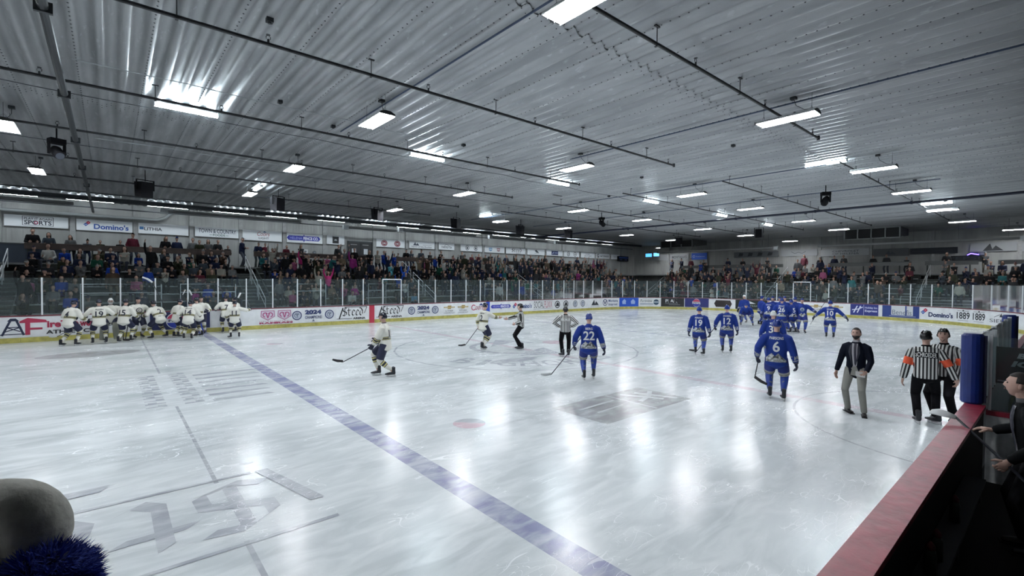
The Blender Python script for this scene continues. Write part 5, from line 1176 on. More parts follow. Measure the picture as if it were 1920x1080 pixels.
for (nm_, a, b), lab in zip(ends, ('end stand bleachers left of the blue group', 'end stand bleachers below the louvred unit', 'end stand bleachers at the right edge')): bleacher(lab, X0, a, -math.pi/2, a-b)
for a, b, lab in ((16.55, 15.45, 'end stand stairs behind the blue group'), (6.55, 5.45, 'end stand stairs right of the middle block'), (28.25, 27.2, 'stairs in the far corner of the hall')): stairs(lab, X0, a, -math.pi/2, a-b)
# walkways behind the top rows
o = MB().box(-24, 32.85, 3.2, 39, 35, 3.3).build('floor_2', concrete); tag(o, kind='structure'); o = MB().box(36.3, -6.5, 3.2, 39, 32.85, 3.3).build('floor_3', concrete); tag(o, kind='structure')
def rail_board(lab, p0, p1, z=4.28, mat=brown):
    d = Vector(p1)-Vector(p0); t = thing('rail_board', lab, 'railing', (p0[0], p0[1], 0), math.atan2(d.y, d.x), 'board railings above the top rows'); L = d.length
    MB().box(0, -.03, z-.28, L, .03, z).build('board', mat, t); MB().box(0, -.12, z, L, .14, z+.03).build('top_shelf', mat, t)
    for x in np.arange(.1, L, 2.4): MB().box(x, 0, 3.3, x+.08, .06, z-.1).build('post', riser, t)
for a, b, q in ((-15.2, -6.2, 'above the left block'), (-4.95, 3.1, 'above the centre block, left of the dark doors'), (4.8, 14.9, 'above the right block'), (16.2, 30.5, 'above the corner block')): rail_board('brown board railing %s' % q, (a, 32.9), (b, 32.9))
pale = M('pale_shelf', (.12, .125, .125), .5)
for a, b, q in ((27.0, 16.6, 'left part, behind the blue group'), (12.9, 7.2, 'under the louvred unit'), (6.4, 3.4, 'right part'), (2.4, -3.0, 'at the right edge')): rail_board('pale shelf railing of the end stand, %s' % q, (36.5, a), (36.5, b), 4.25, pale)
def guard(lab, x0, x1, y, z0=1.75, z1=2.3, rz=0, mid=True):
    t = thing('guard_rail', lab, 'railing', (x0, y, 0) if rz == 0 else (y, x0, 0), rz, 'white pipe rails in front of the bleachers'); L = abs(x1-x0)
    m = MB(); m.tube([(0, 0, 0), (0, 0, z1), (L, 0, z1), (L, 0, 0)], .022, 6); m.build('rail_frame', rail_w, t)
    MB().tube([(0, 0, z1-.4), (L, 0, z1-.4)], .018, 6).build('mid_rail', rail_w, t)
for i, (a, b) in enumerate(((-12.95, -10.1), (-9.35, -7.0), (-4.0, -2.4), (.2, 1.2), (1.35, 2.9), (9.2, 10.9), (13.2, 14.6), (18.0, 19.8), (22.2, 24.4))):
    guard('white pipe guard rail before the far stand, %s from the left' % ordn[i], a, b, 27.15)
for i, (a, b) in enumerate(((24.5, 19.0), (16.5, 12.0), (6.8, 1.0), (.2, -3))): guard('low white pipe rail before the end stand, %s from the left' % ordn[i], a, b, 30.6, z1=1.62, rz=-math.pi/2)
t = thing('dark_panel', 'dark blue panel low on the far wall at the left', 'panel', (-16.1, 33.4, 3.3)); MB().box(0, 0, 0, 2.5, .06, .95).build('panel_sheet', M('dark_blue_panel', (.012, .022, .04), .5), t); MB().box(-.03, -.02, .95, 2.53, .08, 1.0).build('panel_cap', steel, t)

# ================================================================== SIGNS ON THE WALLS
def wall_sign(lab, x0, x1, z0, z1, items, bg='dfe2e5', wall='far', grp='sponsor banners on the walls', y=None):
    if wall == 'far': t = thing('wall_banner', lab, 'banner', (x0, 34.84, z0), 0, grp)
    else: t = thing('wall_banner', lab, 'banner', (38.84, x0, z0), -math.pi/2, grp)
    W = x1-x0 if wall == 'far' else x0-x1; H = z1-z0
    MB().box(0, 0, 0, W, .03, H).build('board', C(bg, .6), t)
    for x in (.08, W-.12): MB().box(x, .03, H*.4, x+.04, .16, H*.6).build('mount', steel, t)
    place_items([(k[0],)+tuple(k[1:]) for k in items(W, H)], lambda u, v, l=0: (u, -.004-.003*l, v), t)
T_ = lambda s, a, b, c, d, col, **kw: (lambda W, H: ('T', s, a*W, b*H, c*W, d*H, col, kw))
def IT(*fs): return lambda W, H: [q for f in fs for q in (f(W, H) if isinstance(f(W, H), list) else [f(W, H)])]
wall_sign('white wall banner with two line sports shop lettering in a box', -16.1, -13.68, 5.25, 5.84, IT(lambda W, H: [('R', .27*W, .12*H, .76*W, .94*H, '30343c'), ('R', .28*W, .15*H, .75*W, .91*H, 'dfe2e5')], T_('PLAY IT AGAIN', .30, .62, .73, .84, '2a3040', bold=.01), T_('SPORTS', .30, .20, .73, .58, '2a3040', bold=.03), lambda W, H: [('O', .485*W, .39*H, .085, .04, 'a03a60')]))
wall_sign('white wall banner with blue pizza lettering and domino tile', -13.35, -10.93, 5.22, 5.83, IT(lambda W, H: domino(.42, .36, .15), T_("Domino's", .30, .16, .93, .66, '2450a0', bold=.03)))
wall_sign('white wall banner with dark car dealer lettering at its left', -10.65, -8.2, 5.22, 5.83, IT(lambda W, H: [('R', .02*W, .38*H, .1*W, .66*H, '3a6ea0')], T_('LITHIA', .11, .32, .46, .62, '1a2030', bold=.02)))
wall_sign('white wall banner with grocery lettering in two lines', -7.86, -5.44, 5.22, 5.83, IT(T_('TOWN & COUNTRY', .08, .42, .94, .84, '2c3a50', bold=.01), T_('FOODS', .40, .12, .68, .34, '3a6a60', bold=.02), lambda W, H: [('R', .32*W, .2*H, .38*W, .24*H, '3a6a60'), ('R', .70*W, .2*H, .76*W, .24*H, '3a6a60')]))
wall_sign('white wall banner with red script over small capitals', -5.2, -2.78, 5.15, 5.83, IT(T_('Coors', .36, .48, .68, .88, '8c2438', shear=.3), T_('LIGHT', .40, .16, .66, .36, '30343c', bold=.01), lambda W, H: [('P', [(.5*W, .84*H), (.55*W, .97*H), (.6*W, .84*H)], '2a4a80')]))
wall_sign('white wall banner with blue arrow shaped fence logo', -2.45, 0, 5.15, 5.81, IT(lambda W, H: [(k[0],)+tuple(k[1:]) for k in fence_logo(2.3, .12, .54)]))
wall_sign('short white wall banner with a black square logo', .32, 1.63, 5.17, 5.82, lambda W, H: [('R', .32*W, .1*H, .68*W, .9*H, '1a1c20'), ('R', .42*W, .42*H, .58*W, .5*H, 'a0a4a8'), ('P', [(.42*W, .52*H), (.5*W, .62*H), (.58*W, .52*H)], 'a0a4a8')])
wall_sign('white wall banner with two dark red round logos', 4.2, 6.68, 5.17, 5.79, lambda W, H: [('D', .27*W, .5*H, .27, .25, '7c2838'), ('O', .27*W, .5*H, .2, .03, 'b8b0b4'), ('P', [(.2*W, .48*H), (.27*W, .6*H), (.34*W, .48*H), (.27*W, .38*H)], 'c0bcc0'), ('D', .73*W, .5*H, .27, .25, '7c2838'), ('O', .73*W, .5*H, .2, .03, 'b8b0b4'), ('P', [(.66*W, .48*H), (.73*W, .6*H), (.8*W, .48*H), (.73*W, .38*H)], 'c0bcc0')])
wall_sign('white wall banner with mountain outline and long lettering', 7.1, 9.53, 5.2, 5.79, IT(lambda W, H: mtn(.27*W, .66*H, .3, '30384a'), T_('North of the Rockies', .08, .12, .88, .36, '3a4050', shear=.2), lambda W, H: [('R', .52*W, .5*H, .88*W, .54*H, '80868e')]))
wall_sign('white wall banner with arched lettering', 9.96, 11.57, 5.2, 5.8, IT(lambda W, H: [('O', .5*W, .36*H, .26, .03, '3a4048', .4, 2.74)], T_('TWISTED TEA', .16, .24, .84, .52, '30363e', bold=.02)))
wall_sign('white wall banner with two grey horse head roundels', 12.25, 14.67, 5.18, 5.78, lambda W, H: [('O', .3*W, .5*H, .22, .05, '4a5058'), ('P', [(.26*W, .3*H), (.35*W, .35*H), (.33*W, .66*H), (.27*W, .7*H)], '4a5058'), ('O', .7*W, .5*H, .22, .05, '4a5058'), ('P', [(.66*W, .3*H), (.75*W, .35*H), (.73*W, .66*H), (.67*W, .7*H)], '4a5058')])
wall_sign('white wall banner with one blue and one red crest', 14.98, 17.39, 5.17, 5.78, lambda W, H: [('P', [(.2*W, .75*H), (.38*W, .75*H), (.36*W, .3*H), (.29*W, .2*H), (.22*W, .3*H)], '7aa0c8'), ('R', .23*W, .45*H, .35*W, .55*H, 'dfe2e5'), ('P', [(.6*W, .75*H), (.78*W, .75*H), (.76*W, .3*H), (.69*W, .2*H), (.62*W, .3*H)], 'a07880'), ('R', .63*W, .45*H, .75*W, .55*H, 'dfe2e5')])
wall_sign('white wall banner with black gothic lettering', 17.6, 20.12, 5.16, 5.76, lambda W, H: [('N', 'Steed', .28*W, .3*H, .8*W, .95*H, '14161c'), ('T', 'ARENA', .5*W, .08*H, .78*W, .2*H, '30343c')])
wall_sign('white wall banner with a dark leaning peak', 20.42, 22.84, 5.17, 5.78, lambda W, H: [('P', [(.42*W, .72*H), (.52*W, .88*H), (.68*W, .36*H), (.5*W, .42*H)], '2a323c'), ('R', .4*W, .24*H, .66*W, .3*H, '90969c')])
wall_sign('white wall banner with a navy rectangle in the middle', 23.15, 25.59, 5.17, 5.78, lambda W, H: [('R', .3*W, .16*H, .72*W, .88*H, '28345c'), ('L', [(.36*W, .3*H), (.45*W, .7*H)], .06, 'a0a8c0'), ('R', .5*W, .5*H, .68*W, .6*H, '8890b0')])
wall_sign('white wall banner with two round black logos', 25.85, 28.28, 5.15, 5.79, lambda W, H: [('O', .28*W, .5*H, .24, .06, '22262c'), ('P', [(.22*W, .4*H), (.34*W, .45*H), (.3*W, .65*H)], '22262c'), ('O', .72*W, .5*H, .24, .06, '22262c'), ('P', [(.66*W, .4*H), (.78*W, .45*H), (.74*W, .65*H)], '22262c')])
wall_sign('white wall banner with two lines of thin lettering', 28.6, 30.97, 5.15, 5.76, IT(T_('CHUBBY', .3, .56, .66, .8, '70767c'), T_('BROTHERS', .25, .24, .76, .46, '585e64')))
wall_sign('white wall banner with a large dark letter and sport drink lettering', 31.25, 33.74, 5.17, 5.74, IT(T_('G', .06, .16, .22, .88, '22262c', bold=.04), T_('GATORADE', .28, .3, .93, .66, '4a5056', bold=.03)))
wall_sign('small white wall banner nearest the far corner', 34.03, 35.72, 5.15, 5.72, IT(T_('TRULY', .24, .42, .76, .72, '70767c'), lambda W, H: [('R', .24*W, .26*H, .74*W, .3*H, '90969c')]))
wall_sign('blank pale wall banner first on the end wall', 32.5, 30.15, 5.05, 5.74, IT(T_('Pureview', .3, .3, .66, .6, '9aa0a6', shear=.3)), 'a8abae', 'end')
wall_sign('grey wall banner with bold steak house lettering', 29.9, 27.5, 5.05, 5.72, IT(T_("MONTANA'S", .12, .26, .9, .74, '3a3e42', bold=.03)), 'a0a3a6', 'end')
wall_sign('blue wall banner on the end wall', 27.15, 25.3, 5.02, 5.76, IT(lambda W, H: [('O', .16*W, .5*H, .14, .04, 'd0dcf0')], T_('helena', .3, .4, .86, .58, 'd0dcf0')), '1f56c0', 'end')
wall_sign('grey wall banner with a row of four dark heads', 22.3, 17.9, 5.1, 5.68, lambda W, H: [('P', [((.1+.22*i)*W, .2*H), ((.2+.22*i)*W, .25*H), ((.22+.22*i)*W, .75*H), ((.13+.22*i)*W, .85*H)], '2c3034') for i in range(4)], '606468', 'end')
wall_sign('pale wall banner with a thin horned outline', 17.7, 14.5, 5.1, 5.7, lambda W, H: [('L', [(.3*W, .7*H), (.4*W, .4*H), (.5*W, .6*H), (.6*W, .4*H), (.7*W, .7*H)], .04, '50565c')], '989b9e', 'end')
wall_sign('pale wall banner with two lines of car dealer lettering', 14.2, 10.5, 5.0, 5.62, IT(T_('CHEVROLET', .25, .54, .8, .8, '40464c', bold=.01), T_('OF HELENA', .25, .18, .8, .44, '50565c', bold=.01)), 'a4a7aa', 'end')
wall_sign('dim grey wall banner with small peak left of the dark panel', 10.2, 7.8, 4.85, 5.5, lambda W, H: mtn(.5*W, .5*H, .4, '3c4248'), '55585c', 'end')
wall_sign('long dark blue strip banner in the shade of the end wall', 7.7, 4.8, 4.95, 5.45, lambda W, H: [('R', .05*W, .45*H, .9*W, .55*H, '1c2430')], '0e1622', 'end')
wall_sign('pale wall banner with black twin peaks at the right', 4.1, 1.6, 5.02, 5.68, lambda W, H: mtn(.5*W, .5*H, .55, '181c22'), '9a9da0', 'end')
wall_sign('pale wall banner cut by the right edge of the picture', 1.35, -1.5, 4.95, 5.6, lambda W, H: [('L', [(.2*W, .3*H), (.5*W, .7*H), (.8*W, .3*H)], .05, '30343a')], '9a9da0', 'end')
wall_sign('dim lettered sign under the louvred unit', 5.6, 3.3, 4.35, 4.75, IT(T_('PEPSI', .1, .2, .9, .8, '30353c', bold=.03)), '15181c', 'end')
t = thing('dark_double_door', 'black double doors with two white notices on the far wall', 'door', (1.9, 34.8, 3.3))
for i in range(2):
    MB().box(.06+.94*i, 0, 0, .97+.94*i, .05, 2.1).build('door_leaf', M('black_door', (.012, .013, .016), .5), t); MB().box(.3+.94*i, -.01, 1.2, .62+.94*i, 0, 1.62).build('notice', M('notice_paper', (.5, .52, .55), .8), t)
    MB().box(.86+.16*i, -.07, .95, .90+.16*i, 0, 1.1).build('handle', galv, t); MB().box(.2+.94*i, -.01, 1.9, .7+.94*i, 0, 1.96).build('plate', M('grey_plate', (.2, .2, .2), .6), t)
MB().box(0, -.02, 0, .06, .1, 2.16).build('frame_post', steel, t); MB().box(1.91, -.02, 0, 1.97, .1, 2.16).build('frame_post', steel, t); MB().box(0, -.02, 2.1, 1.97, .1, 2.2).build('frame_head', steel, t)
def screen(lab, x, y, z, w_, h_, rz, col, em, items=None):
    t = thing('wall_screen', lab, 'screen', (x, y, z), rz); MB().box(-.03, .0, -.03, w_+.03, .06, h_+.03).build('bezel', blk_m, t); MB().box(0, -.01, 0, w_, 0, h_).build('display', M('screen_%s' % col, col, .4, emit=em), t); MB().tube([(w_/2, .06, h_), (w_/2, .3, h_+.2)], .03, 6).build('wall_arm', blk_m, t)
screen('small glowing blue screen in the far corner, left one', 37.6, 32.4, 5.45, .85, .40, -math.pi/2, '4a9ad8', 2.2); screen('small glowing blue screen in the far corner, right one', 37.6, 31.3, 5.5, .75, .40, -math.pi/2, '6ab0d8', 1.8)
t = thing('scoreboard', 'dark scoreboard with faint blue glow in the far corner', 'scoreboard', (35.2, 34.6, 4.95)); MB().box(0, 0, 0, 2.0, .2, .62).build('cabinet', blk_m, t)
place_items([('R', .1, .36, 1.9, .5, '1c3f86'), ('R', .25, .12, .7, .26, '12204a'), ('R', 1.2, .12, 1.7, .26, '12204a')], lambda u, v, l=0: (u, -.004-.003*l, v), t)
t = thing('neon_sign', 'small glowing violet blue sign on the end wall at right', 'sign', (38.8, 3.95, 4.78), -math.pi/2); MB().tube([(-.3, 0, 0), (-.1, 0, .12), (.15, 0, .06), (.35, 0, .02)], .035, 6).build('neon_tube', M('neon_violet', (.12, .08, 1.), .4, emit=9), t); MB().box(-.3, .02, -.02, .3, .05, .14).build('backing', blk_m, t)
for i, (x, z) in enumerate(((-1.2, 4.55), (-.55, 4.5))):
    t = thing('wall_box', 'small %s on the far wall below the fence banner' % ('pale meter box', 'round dark fitting')[i], 'box', (x, 34.86, z)); (MB().box(-.18, 0, -.14, .18, .12, .14) if i == 0 else MB().tube([(0, 0, 0), (0, .1, 0)], .12, 12)).build('case', (C('c8cacc') if i == 0 else C('50555a')), t); MB().box(-.08, -.02, -.06, .08, 0, .06).build('dial', C('70767c'), t)

# ================================================================== SPECTATORS
crowd_mat = M('spectator_cloth', (.1, .1, .1), .9, spec=.15, objcol=True, noise=.3, nscale=5)
TP = {}
def template(key, **pose):
    s = Skel(ank=.08, **pose); B = [loft([s.hip, s.base, s.neck], [.10, .09, .05], 8), loft([s.neck-s.up*.06, s.hc+Vector((0, 0, -.04))], [.055, .055], 8)]
    body = vox(B, .035, 0, 'body'); hp = xf(head_parts(True), s.hm); hn = []
    for i in (0, 1):
        d = (s.hd[i]-s.elb[i]).normalized(); sg = (-1, 1)[i]; hn += hand(sg, s.hd[i], d, Vector((-sg, .1, 0)), .5, 1.05, False, 4)
    v, f = ell((0, 0, 0), (1, 1, 1), 6, 4)
    ey = [([s.hm @ (Vector(p)*.012+Vector((sg*.03, .080, .012))) for p in v], f) for sg in (-1, 1)]
    merge(body, hp+hn); body.materials.append(M('spectator_skin_shaded', (.27, .165, .125), .6))  # darker copy of the skin, dimness of the stands put into its colour
    A_ = [torso_rings(s, [(-.12, .185, .14), (.0, .185, .15), (.15, .175, .145), (.30, .195, .14), (.42, .18, .12), (.48, .10, .09), (.53, .06, .06)])]
    for i in (0, 1):
        c0 = s.sh[i]-s.rt*(-1, 1)[i]*.06; e = s.elb[i]; A_.append(loft([c0, s.sh[i], e, s.hd[i].lerp(e, .08)], [.07, .074, .06, .048], 8))
    coat = vox(A_, .034, 1, 'coat'); coat.materials.append(crowd_mat)
    L_ = [loft([s.hip+s.up*.05, s.hip-Vector((0, 0, .06))], [(.165, .13), (.15, .12)], 10, (1, 0, 0))]+[loft([s.hj[i], s.kn[i], s.ak[i]], [.095, .072, .055], 8) for i in (0, 1)]
    leg = vox(L_, .036, 1, 'trousers'); leg.materials.append(crowd_mat)
    sh = joinm([loft([s.ft[i]+Vector((0, -.08, .05)), s.ft[i]+Vector((0, .02, .05)), s.ft[i]+Vector((0, .15, .035))], [.045, .05, .03], 6) for i in (0, 1)], 'shoes'); sh.materials.append(SHOE)
    eyes = joinm(ey, 'eyes'); eyes.materials.append(EYEB)
    TP[key] = dict(s=s, parts=[('body', body, 0), ('coat', coat, 1), ('trousers', leg, 2), ('shoes', sh, 0)])
S0 = dict(hz=.50, fl=(-.12, .42), fr=(.12, .40), kp=(0, .5, 1), sw=.18)
template('sit_lap', **S0, lean=8, hl=(-.10, .34, .62), hr=(.10, .34, .62)); template('sit_fold', **S0, lean=2, hl=(.08, .20, .80), hr=(-.08, .22, .78))
template('sit_clap', **S0, lean=4, hl=(-.03, .34, .92), hr=(.03, .34, .92), head=(10, 0)); template('sit_fwd', **S0, lean=32, hl=(-.08, .46, .62), hr=(.08, .46, .62), head=(0, 15))
template('sit_turn', **S0, lean=5, hl=(-.2, .30, .60), hr=(.12, .32, .70), head=(45, 0))
D0 = dict(hz=.90, fl=(-.12, 0), fr=(.12, .03), sw=.18)
template('stand', **D0, hl=(-.28, .06, .82), hr=(.28, .06, .82)); template('stand_clap', **D0, hl=(-.03, .30, 1.28), hr=(.03, .30, 1.28)); template('stand_up', **D0, hl=(-.30, .08, 1.90), hr=(.30, .08, 1.88), el=(-1, .2, 0), er=(1, .2, 0))
template('stand_one', **D0, hl=(-.26, .1, .85), hr=(.22, .12, 1.92), er=(1, .2, 0), head=(-12, -8)); template('stand_fold', **D0, hl=(.08, .2, 1.12), hr=(-.08, .22, 1.10), lean=2); template('stand_lean', **D0, lean=22, hl=(-.16, .42, 1.02), hr=(.16, .42, 1.02)); template('stand_phone', **D0, hl=(-.04, .28, 1.45), hr=(.06, .28, 1.46), head=(0, 5))
POSED = dict(sit_lap='seated person', sit_fold='seated person', sit_clap='seated person clapping', sit_fwd='person sitting forward', sit_turn='person looking aside', stand='standing person', stand_clap='person clapping', stand_up='person, arms up', stand_one='person, arm raised', stand_fold='standing person', stand_lean='person leaning', stand_phone='person, hands up')
I_ = Matrix.Identity(4)
def hairmesh(nm_, keep, k, th=.006, extra=None):
    v, f = shell(I_, keep, k); bm = bmesh.new(); vs = [bm.verts.new(p) for p in v]; [bm.faces.new([vs[i] for i in q]) for q in f]; bmesh.ops.solidify(bm, geom=bm.faces[:], thickness=th); me = bpy.data.meshes.new(nm_); bm.to_mesh(me); bm.free()
    if extra: merge(me, extra)
    me.polygons.foreach_set('use_smooth', [True]*len(me.polygons)); me.materials.append(crowd_mat); return me
HV_full, HF_full = HV, HF; HV, HF = head_verts(14, 10)
HAIRS = {'short': hairmesh('hair', lambda p: p.z > .07 or (p.y < .035 and p.z > .0) or (p.y < -.03 and p.z > -.06), (1.1, 1.08, 1.07)),
         'long': hairmesh('hair', lambda p: p.z > .07 or (p.y < .03 and p.z > -.11), (1.22, 1.12, 1.09), extra=[loft([(0, -.07, .02), (0, -.09, -.12), (0, -.08, -.26)], [(.09, .04), (.10, .045), (.06, .03)], 8, (1, 0, 0))]),
         'beanie': hairmesh('beanie', lambda p: p.z > .028, (1.18, 1.16, 1.2), extra=[ell((0, 0, .155), (.03, .03, .03), 8, 6)]),
         'cap': hairmesh('cap', lambda p: p.z > .045, (1.12, 1.1, 1.1), extra=[loft([(0, .07, .06), (0, .13, .055), (0, .165, .045)], [(.07, .008), (.065, .007), (.03, .005)], 10, (1, 0, 0))])}
HV, HF = HV_full, HF_full
PAL = [('black', (.008, .008, .010), 20), ('navy', (.010, .016, .045), 20), ('charcoal', (.022, .024, .028), 12), ('dark olive', (.028, .032, .018), 7), ('brown', (.05, .030, .02), 6), ('slate', (.05, .065, .085), 6), ('grey', (.13, .135, .14), 7), ('cream', (.33, .32, .28), 5), ('royal blue', (.012, .05, .33), 4), ('maroon', (.09, .012, .025), 3), ('pink', (.34, .09, .19), 2), ('teal', (.02, .13, .14), 2), ('dark green', (.01, .07, .045), 2), ('tan', (.17, .13, .09), 3)]
TPAL = [(.010, .012, .02), (.012, .018, .04), (.03, .035, .05), (.04, .045, .06), (.008, .008, .009), (.06, .05, .035)]
HPAL = {'short': [(.01, .008, .007), (.03, .018, .01), (.06, .045, .03), (.10, .10, .10)], 'long': [(.012, .008, .006), (.05, .025, .012), (.13, .09, .05)], 'beanie': [(.01, .01, .012), (.25, .26, .26), (.012, .03, .12), (.06, .015, .02)], 'cap': [(.01, .01, .012), (.3, .31, .31), (.012, .02, .06)]}
CN = dict(PAL_=0); col_of = {n_: c for n_, c, w_ in PAL}
col_of.update({'bright pink': (.55, .04, .20), 'bright blue': (.02, .10, .55), 'magenta': (.30, .03, .20), 'light blue': (.16, .34, .50), 'white': (.5, .5, .48), 'aqua': (.10, .38, .45), 'bright green': (.015, .16, .09), 'salmon': (.33, .12, .12)})
rng = random.Random(11); people = []
def put(sec, row, x, y, z, rz, pose=None, colr=None, hat=None, tr=None, sc=None, ps=.5):
    if pose is None: pose = rng.choice(['stand', 'stand_clap', 'stand_clap', 'stand_fold', 'stand_up', 'stand_phone', 'stand_one', 'stand', 'stand_lean']) if rng.random() < ps else rng.choice(['sit_lap', 'sit_fold', 'sit_clap', 'sit_fwd', 'sit_turn', 'sit_lap'])
    if colr is None: colr = rng.choices([p[0] for p in PAL], [p[2] for p in PAL])[0]
    hat = hat or rng.choices(['short', 'long', 'beanie', 'cap'], [5, 3, 2, 3])[0]
    people.append(dict(sec=sec, row=row, x=x, y=y, z=z, rz=rz+rng.uniform(-.3, .3), pose=pose, col=colr, hat=hat, hc=rng.choice(HPAL[hat]), tr=tr or rng.choice(TPAL), sc=sc or rng.choice([.8, .92, .96, 1., 1., 1.03, 1.06])))
special = [(0, 3, -10.45, 'stand', 'royal blue', 'short'), (0, 2, -11.85, 'stand', 'brown', 'long'), (0, 3, -9.75, 'stand_clap', 'cream', 'long'), (0, 6, -14.3, 'sit_turn', 'white', 'short'), (0, 1, -13.9, 'sit_lap', 'grey', 'short'), (0, 0, -12.7, 'sit_fwd', 'grey', 'cap'), (0, 0, -13.3, 'sit_lap', 'royal blue', 'short'),
           (0, 4, -7.6, 'sit_lap', 'tan', 'cap'), (0, 1, -8.6, 'sit_lap', 'magenta', 'long'), (0, 1, -8.0, 'sit_lap', 'royal blue', 'beanie'), (0, 1, -7.2, 'sit_fwd', 'royal blue', 'cap'), (1, 2, -1.55, 'stand_up', 'bright pink', 'long'), (1, 1, -.75, 'sit_clap', 'pink', 'long'), (1, 1, -.1, 'sit_turn', 'magenta', 'short'), (1, 6, -2.3, 'stand_one', 'bright pink', 'cap'),
           (1, 5, -2.9, 'stand_clap', 'pink', 'long'), (1, 3, -3.0+1.5, 'stand_phone', 'cream', 'short'), (1, 5, -.4, 'stand', 'teal', 'short'), (1, 5, .9, 'stand_one', 'magenta', 'beanie'), (1, 0, -.6, 'sit_fwd', 'white', 'short'), (1, 1, 3.3, 'stand_clap', 'white', 'long'), (1, 0, 3.7, 'sit_fwd', 'light blue', 'long'), (1, 4, 3.4, 'stand_clap', 'aqua', 'short'), (1, 6, 3.6, 'stand_clap', 'royal blue', 'short'), (1, 6, 4.4, 'stand_fold', 'royal blue', 'cap'),
           (1, 3, 4.1, 'stand_up', 'bright blue', 'short'), (1, 4, -4.2, 'sit_clap', 'royal blue', 'cap'), (2, 3, 6.4, 'stand', 'grey', 'short'), (2, 5, 8.3, 'stand_one', 'white', 'short'), (2, 2, 8.9, 'stand_clap', 'grey', 'cap'), (2, 2, 11.2, 'stand_clap', 'cream', 'short'), (2, 3, 10.1, 'stand', 'slate', 'short'), (2, 0, 11.0, 'stand', 'white', 'short'), (2, 1, 13.0, 'stand_one', 'bright green', 'long'), (2, 0, 13.3, 'stand', 'royal blue', 'short'), (2, 2, 13.9, 'stand_clap', 'dark green', 'cap'),
           (2, 1, 14.6, 'stand', 'bright green', 'short'), (3, 0, 16.9, 'stand', 'royal blue', 'cap'), (3, 1, 19.0, 'stand_lean', 'cream', 'short'), (3, 0, 19.7, 'sit_fwd', 'bright blue', 'short'), (3, 2, 20.9, 'stand_clap', 'grey', 'long'), (3, 0, 21.2, 'stand', 'white', 'short'), (3, 3, 22.6, 'stand_clap', 'magenta', 'long'), (3, 2, 24.3, 'stand', 'slate', 'short'), (3, 1, 25.2, 'stand', 'salmon', 'long')]
for si, (nm_, a, b) in enumerate(secs):
    occ, ps = ((.86, .06), (.93, .5), (.95, .75), (.96, .8))[si]
    for k in range(7):
        xs = a+.3; sp = [q for q in special if q[0] == si and q[1] == k]
        for q in sp:
            z = Z0-.42+RISE*k; y = Y0+RUN*k
            put(nm_, k, q[2], y+(.38 if q[3].startswith('sit') else .1), z, math.pi, q[3], q[4], q[5])
        o_ = occ*(.62 if k == 0 else .8 if k == 1 else 1)
        if si == 0 and k == 6: o_ = .95
        while xs < b-.2:
            blank = (si == 0 and -12.9 < xs < -9.3 and k < 3) or (si == 0 and xs > -7.6 and k in (1, 2, 3)) or (si == 1 and .3 < xs < 2.4 and k < 2) or (si == 2 and xs < 7.8 and k < 2)
            if all(abs(xs-q[2]) > .42 for q in sp) and rng.random() < o_*(.15 if blank else 1):
                st = rng.random() < ps; z = Z0-.42+RISE*k; y = Y0+RUN*k
                put(nm_, k, xs+rng.uniform(-.08, .08), y+(.12 if st else .38), z, math.pi, ps=1. if st else 0.)
            xs += .55+rng.uniform(0, .08)
for si, (nm_, a, b) in enumerate(ends):
    for k in range(7):
        yy = a-.3
        while yy > b+.2:
            occ = (.82, .7, .45)[si]*(1 if k > 1 else .75)
            if si == 1 and k >= 5 and 7.5 < yy < 11: occ = .1
            if rng.random() < occ:
                st = rng.random() < .3; put(nm_, k, X0+RUN*k+(.12 if st else .38), yy, Z0-.42+RISE*k, math.pi/2, ps=1. if st else 0.)
            yy -= .56+rng.uniform(0, .1)
for x in (-15.0, -14.35, -13.5, -12.9, -12.3, -11.5, -10.95, -9.5, -8.9, -8.1, -7.75, -7.3, -6.9, -6.35, -4.6, -4.1, -3.6, -2.9, -1.9, .6, 5.3, 6.0, 6.6, 7.4, 8.3, 9.4, 10.6, 11.6, 12.4, 13.2, 14.0, 14.7, 15.6, 16.6, 17.5, 18.5, 19.6, 20.7, 21.8, 22.9, 24.1, 25.2, 26.3, 27.7, 29.0):
    put('rear rail', 8, x, 33.45+rng.uniform(0, .3), 3.3, math.pi, rng.choice(['stand_lean', 'stand_fold', 'stand', 'stand_lean']), rng.choice(['black', 'navy', 'charcoal', 'dark olive', 'slate', 'maroon', 'grey']))
for y in (28.5, 27.3, 26.2, 24.7, 22, 20.5, 18.2, 15, 13.7, 12.6, 11.8, 9.8, 8.9, 7.6, 5.2, 3.1, -1):
    put('end rear rail', 8, 37.0, y, 3.3, math.pi/2, rng.choice(['stand_lean', 'stand_fold', 'stand']), rng.choice(['black', 'navy', 'charcoal', 'maroon']))
put('rear rail', 8, -5.6, 33.0, 3.3, math.pi+1.2, 'stand_fold', 'navy', 'cap', sc=1.08)
put('rear rail', 7, 1.35, 32.2, 3.0, math.pi, 'stand', 'black', 'short', sc=1.05)
for p in people: d = Vector((p['x'], p['y'], p['z']+1))-CAM; p['d'] = d.length
order = sorted(people, key=lambda p: p['d']); near_ = order[:266]; far_ = order[266:]
fset = set(id(p) for p in near_)
bysec = {}
for p in near_: bysec.setdefault((p['sec'], p['row']), []).append(p)
RW = ['one', 'two', 'three', 'four', 'five', 'six', 'seven', '', 'eight']
def onth(n): return '%d%s' % (n, 'th' if 10 < n % 100 < 14 else {1: 'st', 2: 'nd', 3: 'rd'}.get(n % 10, 'th'))
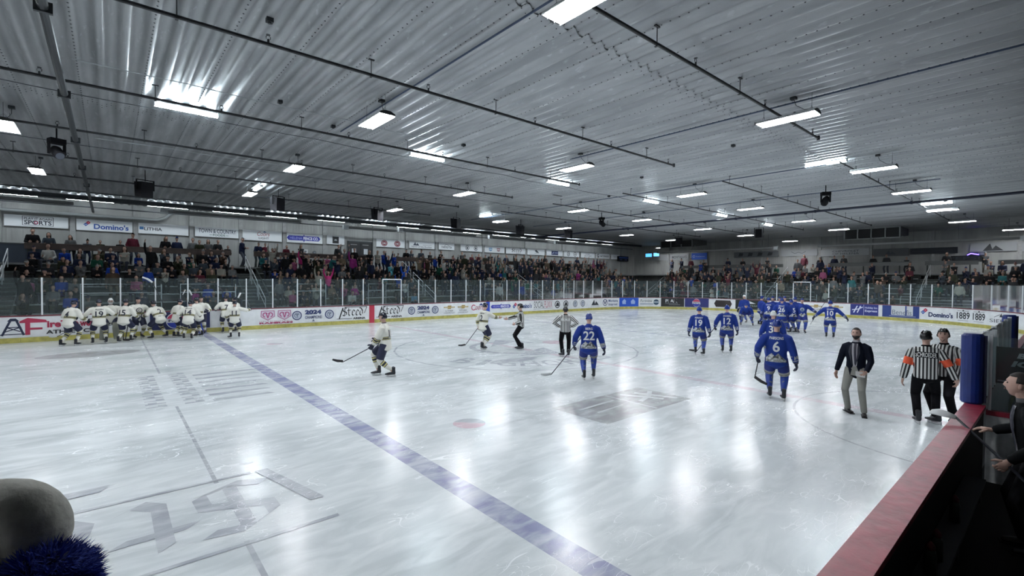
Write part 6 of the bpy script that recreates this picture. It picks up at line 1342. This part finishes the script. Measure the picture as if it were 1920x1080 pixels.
for (sec, row), L_ in sorted(bysec.items()):
    L_.sort(key=lambda p: p['x'] if 'end' not in sec else -p['y'])
    for i, p in enumerate(L_):
        T = TP[p['pose']]; hat = {'short': '', 'long': ', long hair', 'beanie': ', beanie', 'cap': ', cap'}[p['hat']]
        where = '%s row %s' % (sec, RW[row]) if row < 7 else ('%s' % sec if row == 8 else 'before doors')
        t = thing('person', '%s, %s top%s, %s, %s from left' % (POSED[p['pose']], p['col'], hat, where, onth(i+1)), 'person', (p['x'], p['y'], p['z']), p['rz'], 'spectators in the stands'); t.scale = (p['sc'],)*3
        for nm_, me, ci in T['parts']:
            o = link(nm_, me, t)
            if ci == 1: o.color = (*[q*.7 for q in col_of[p['col']]], 1)
            if ci == 2: o.color = (*p['tr'], 1)
        o = link(HAIRS[p['hat']].name.split('.')[0], HAIRS[p['hat']], t); o.matrix_local = T['s'].hm; o.color = (*[q*.8 for q in p['hc']], 1)
# the many more small far-off spectators, one object
g = NT('far_crowd'); at = g.n('Attribute'); at.attribute_name = 'Col'; g.l(at.outputs['Color'], g.b.inputs['Base Color']); g.b.inputs['Roughness'].default_value = .85
def arr(me):
    me.calc_loop_triangles(); t_ = np.empty(len(me.loop_triangles)*3, dtype=np.int32); me.loop_triangles.foreach_get('vertices', t_); return co(me), t_.reshape(-1, 3)
cache = {}
def ca(me):
    if me.name not in cache:
        o_ = bpy.data.objects.new('tmp', me); COL.objects.link(o_); d_ = o_.modifiers.new('d', 'DECIMATE'); d_.ratio = .18 if len(me.polygons) > 900 else .5
        m_ = bpy.data.meshes.new_from_object(o_.evaluated_get(bpy.context.evaluated_depsgraph_get())); cache[me.name] = arr(m_); bpy.data.objects.remove(o_); bpy.data.meshes.remove(m_)
    return cache[me.name]
VV = []; TT = []; CC = []; n0 = 0
for p in far_:
    T = TP[p['pose']]; mw = Matrix.Translation((p['x'], p['y'], p['z'])) @ Matrix.Rotation(p['rz'], 4, 'Z') @ Matrix.Scale(p['sc'], 4)
    for me, colr, mm in [(T['parts'][0][1], (.42, .25, .19), mw), (T['parts'][1][1], col_of[p['col']], mw), (T['parts'][2][1], p['tr'], mw), (HAIRS[p['hat']], p['hc'], mw @ T['s'].hm)]:
        v, t_ = ca(me); A4 = np.array(mm); v = v @ A4[:3, :3].T+A4[:3, 3]; VV.append(v); TT.append(t_+n0); CC.append(np.tile(np.array([*colr, 1.]), (len(v), 1))); n0 += len(v)
if VV:
    V = np.vstack(VV); T_2 = np.vstack(TT); me = bpy.data.meshes.new('far_crowd'); me.vertices.add(len(V)); me.vertices.foreach_set('co', V.astype(np.float32).ravel()); me.loops.add(T_2.size); me.loops.foreach_set('vertex_index', T_2.ravel().astype(np.int32))
    me.polygons.add(len(T_2)); me.polygons.foreach_set('loop_start', np.arange(0, T_2.size, 3, dtype=np.int32)); me.update(calc_edges=True); c_ = me.attributes.new('Col', 'FLOAT_COLOR', 'POINT'); c_.data.foreach_set('color', np.vstack(CC).astype(np.float32).ravel()); me.validate()
    o = link('distant_crowd', me, None, g.m); tag(o, 'dense crowd of small distant spectators in the corner and end stands', 'crowd', None, 'stuff')
print('people', len(people), 'far', len(far_), 'verts', n0)
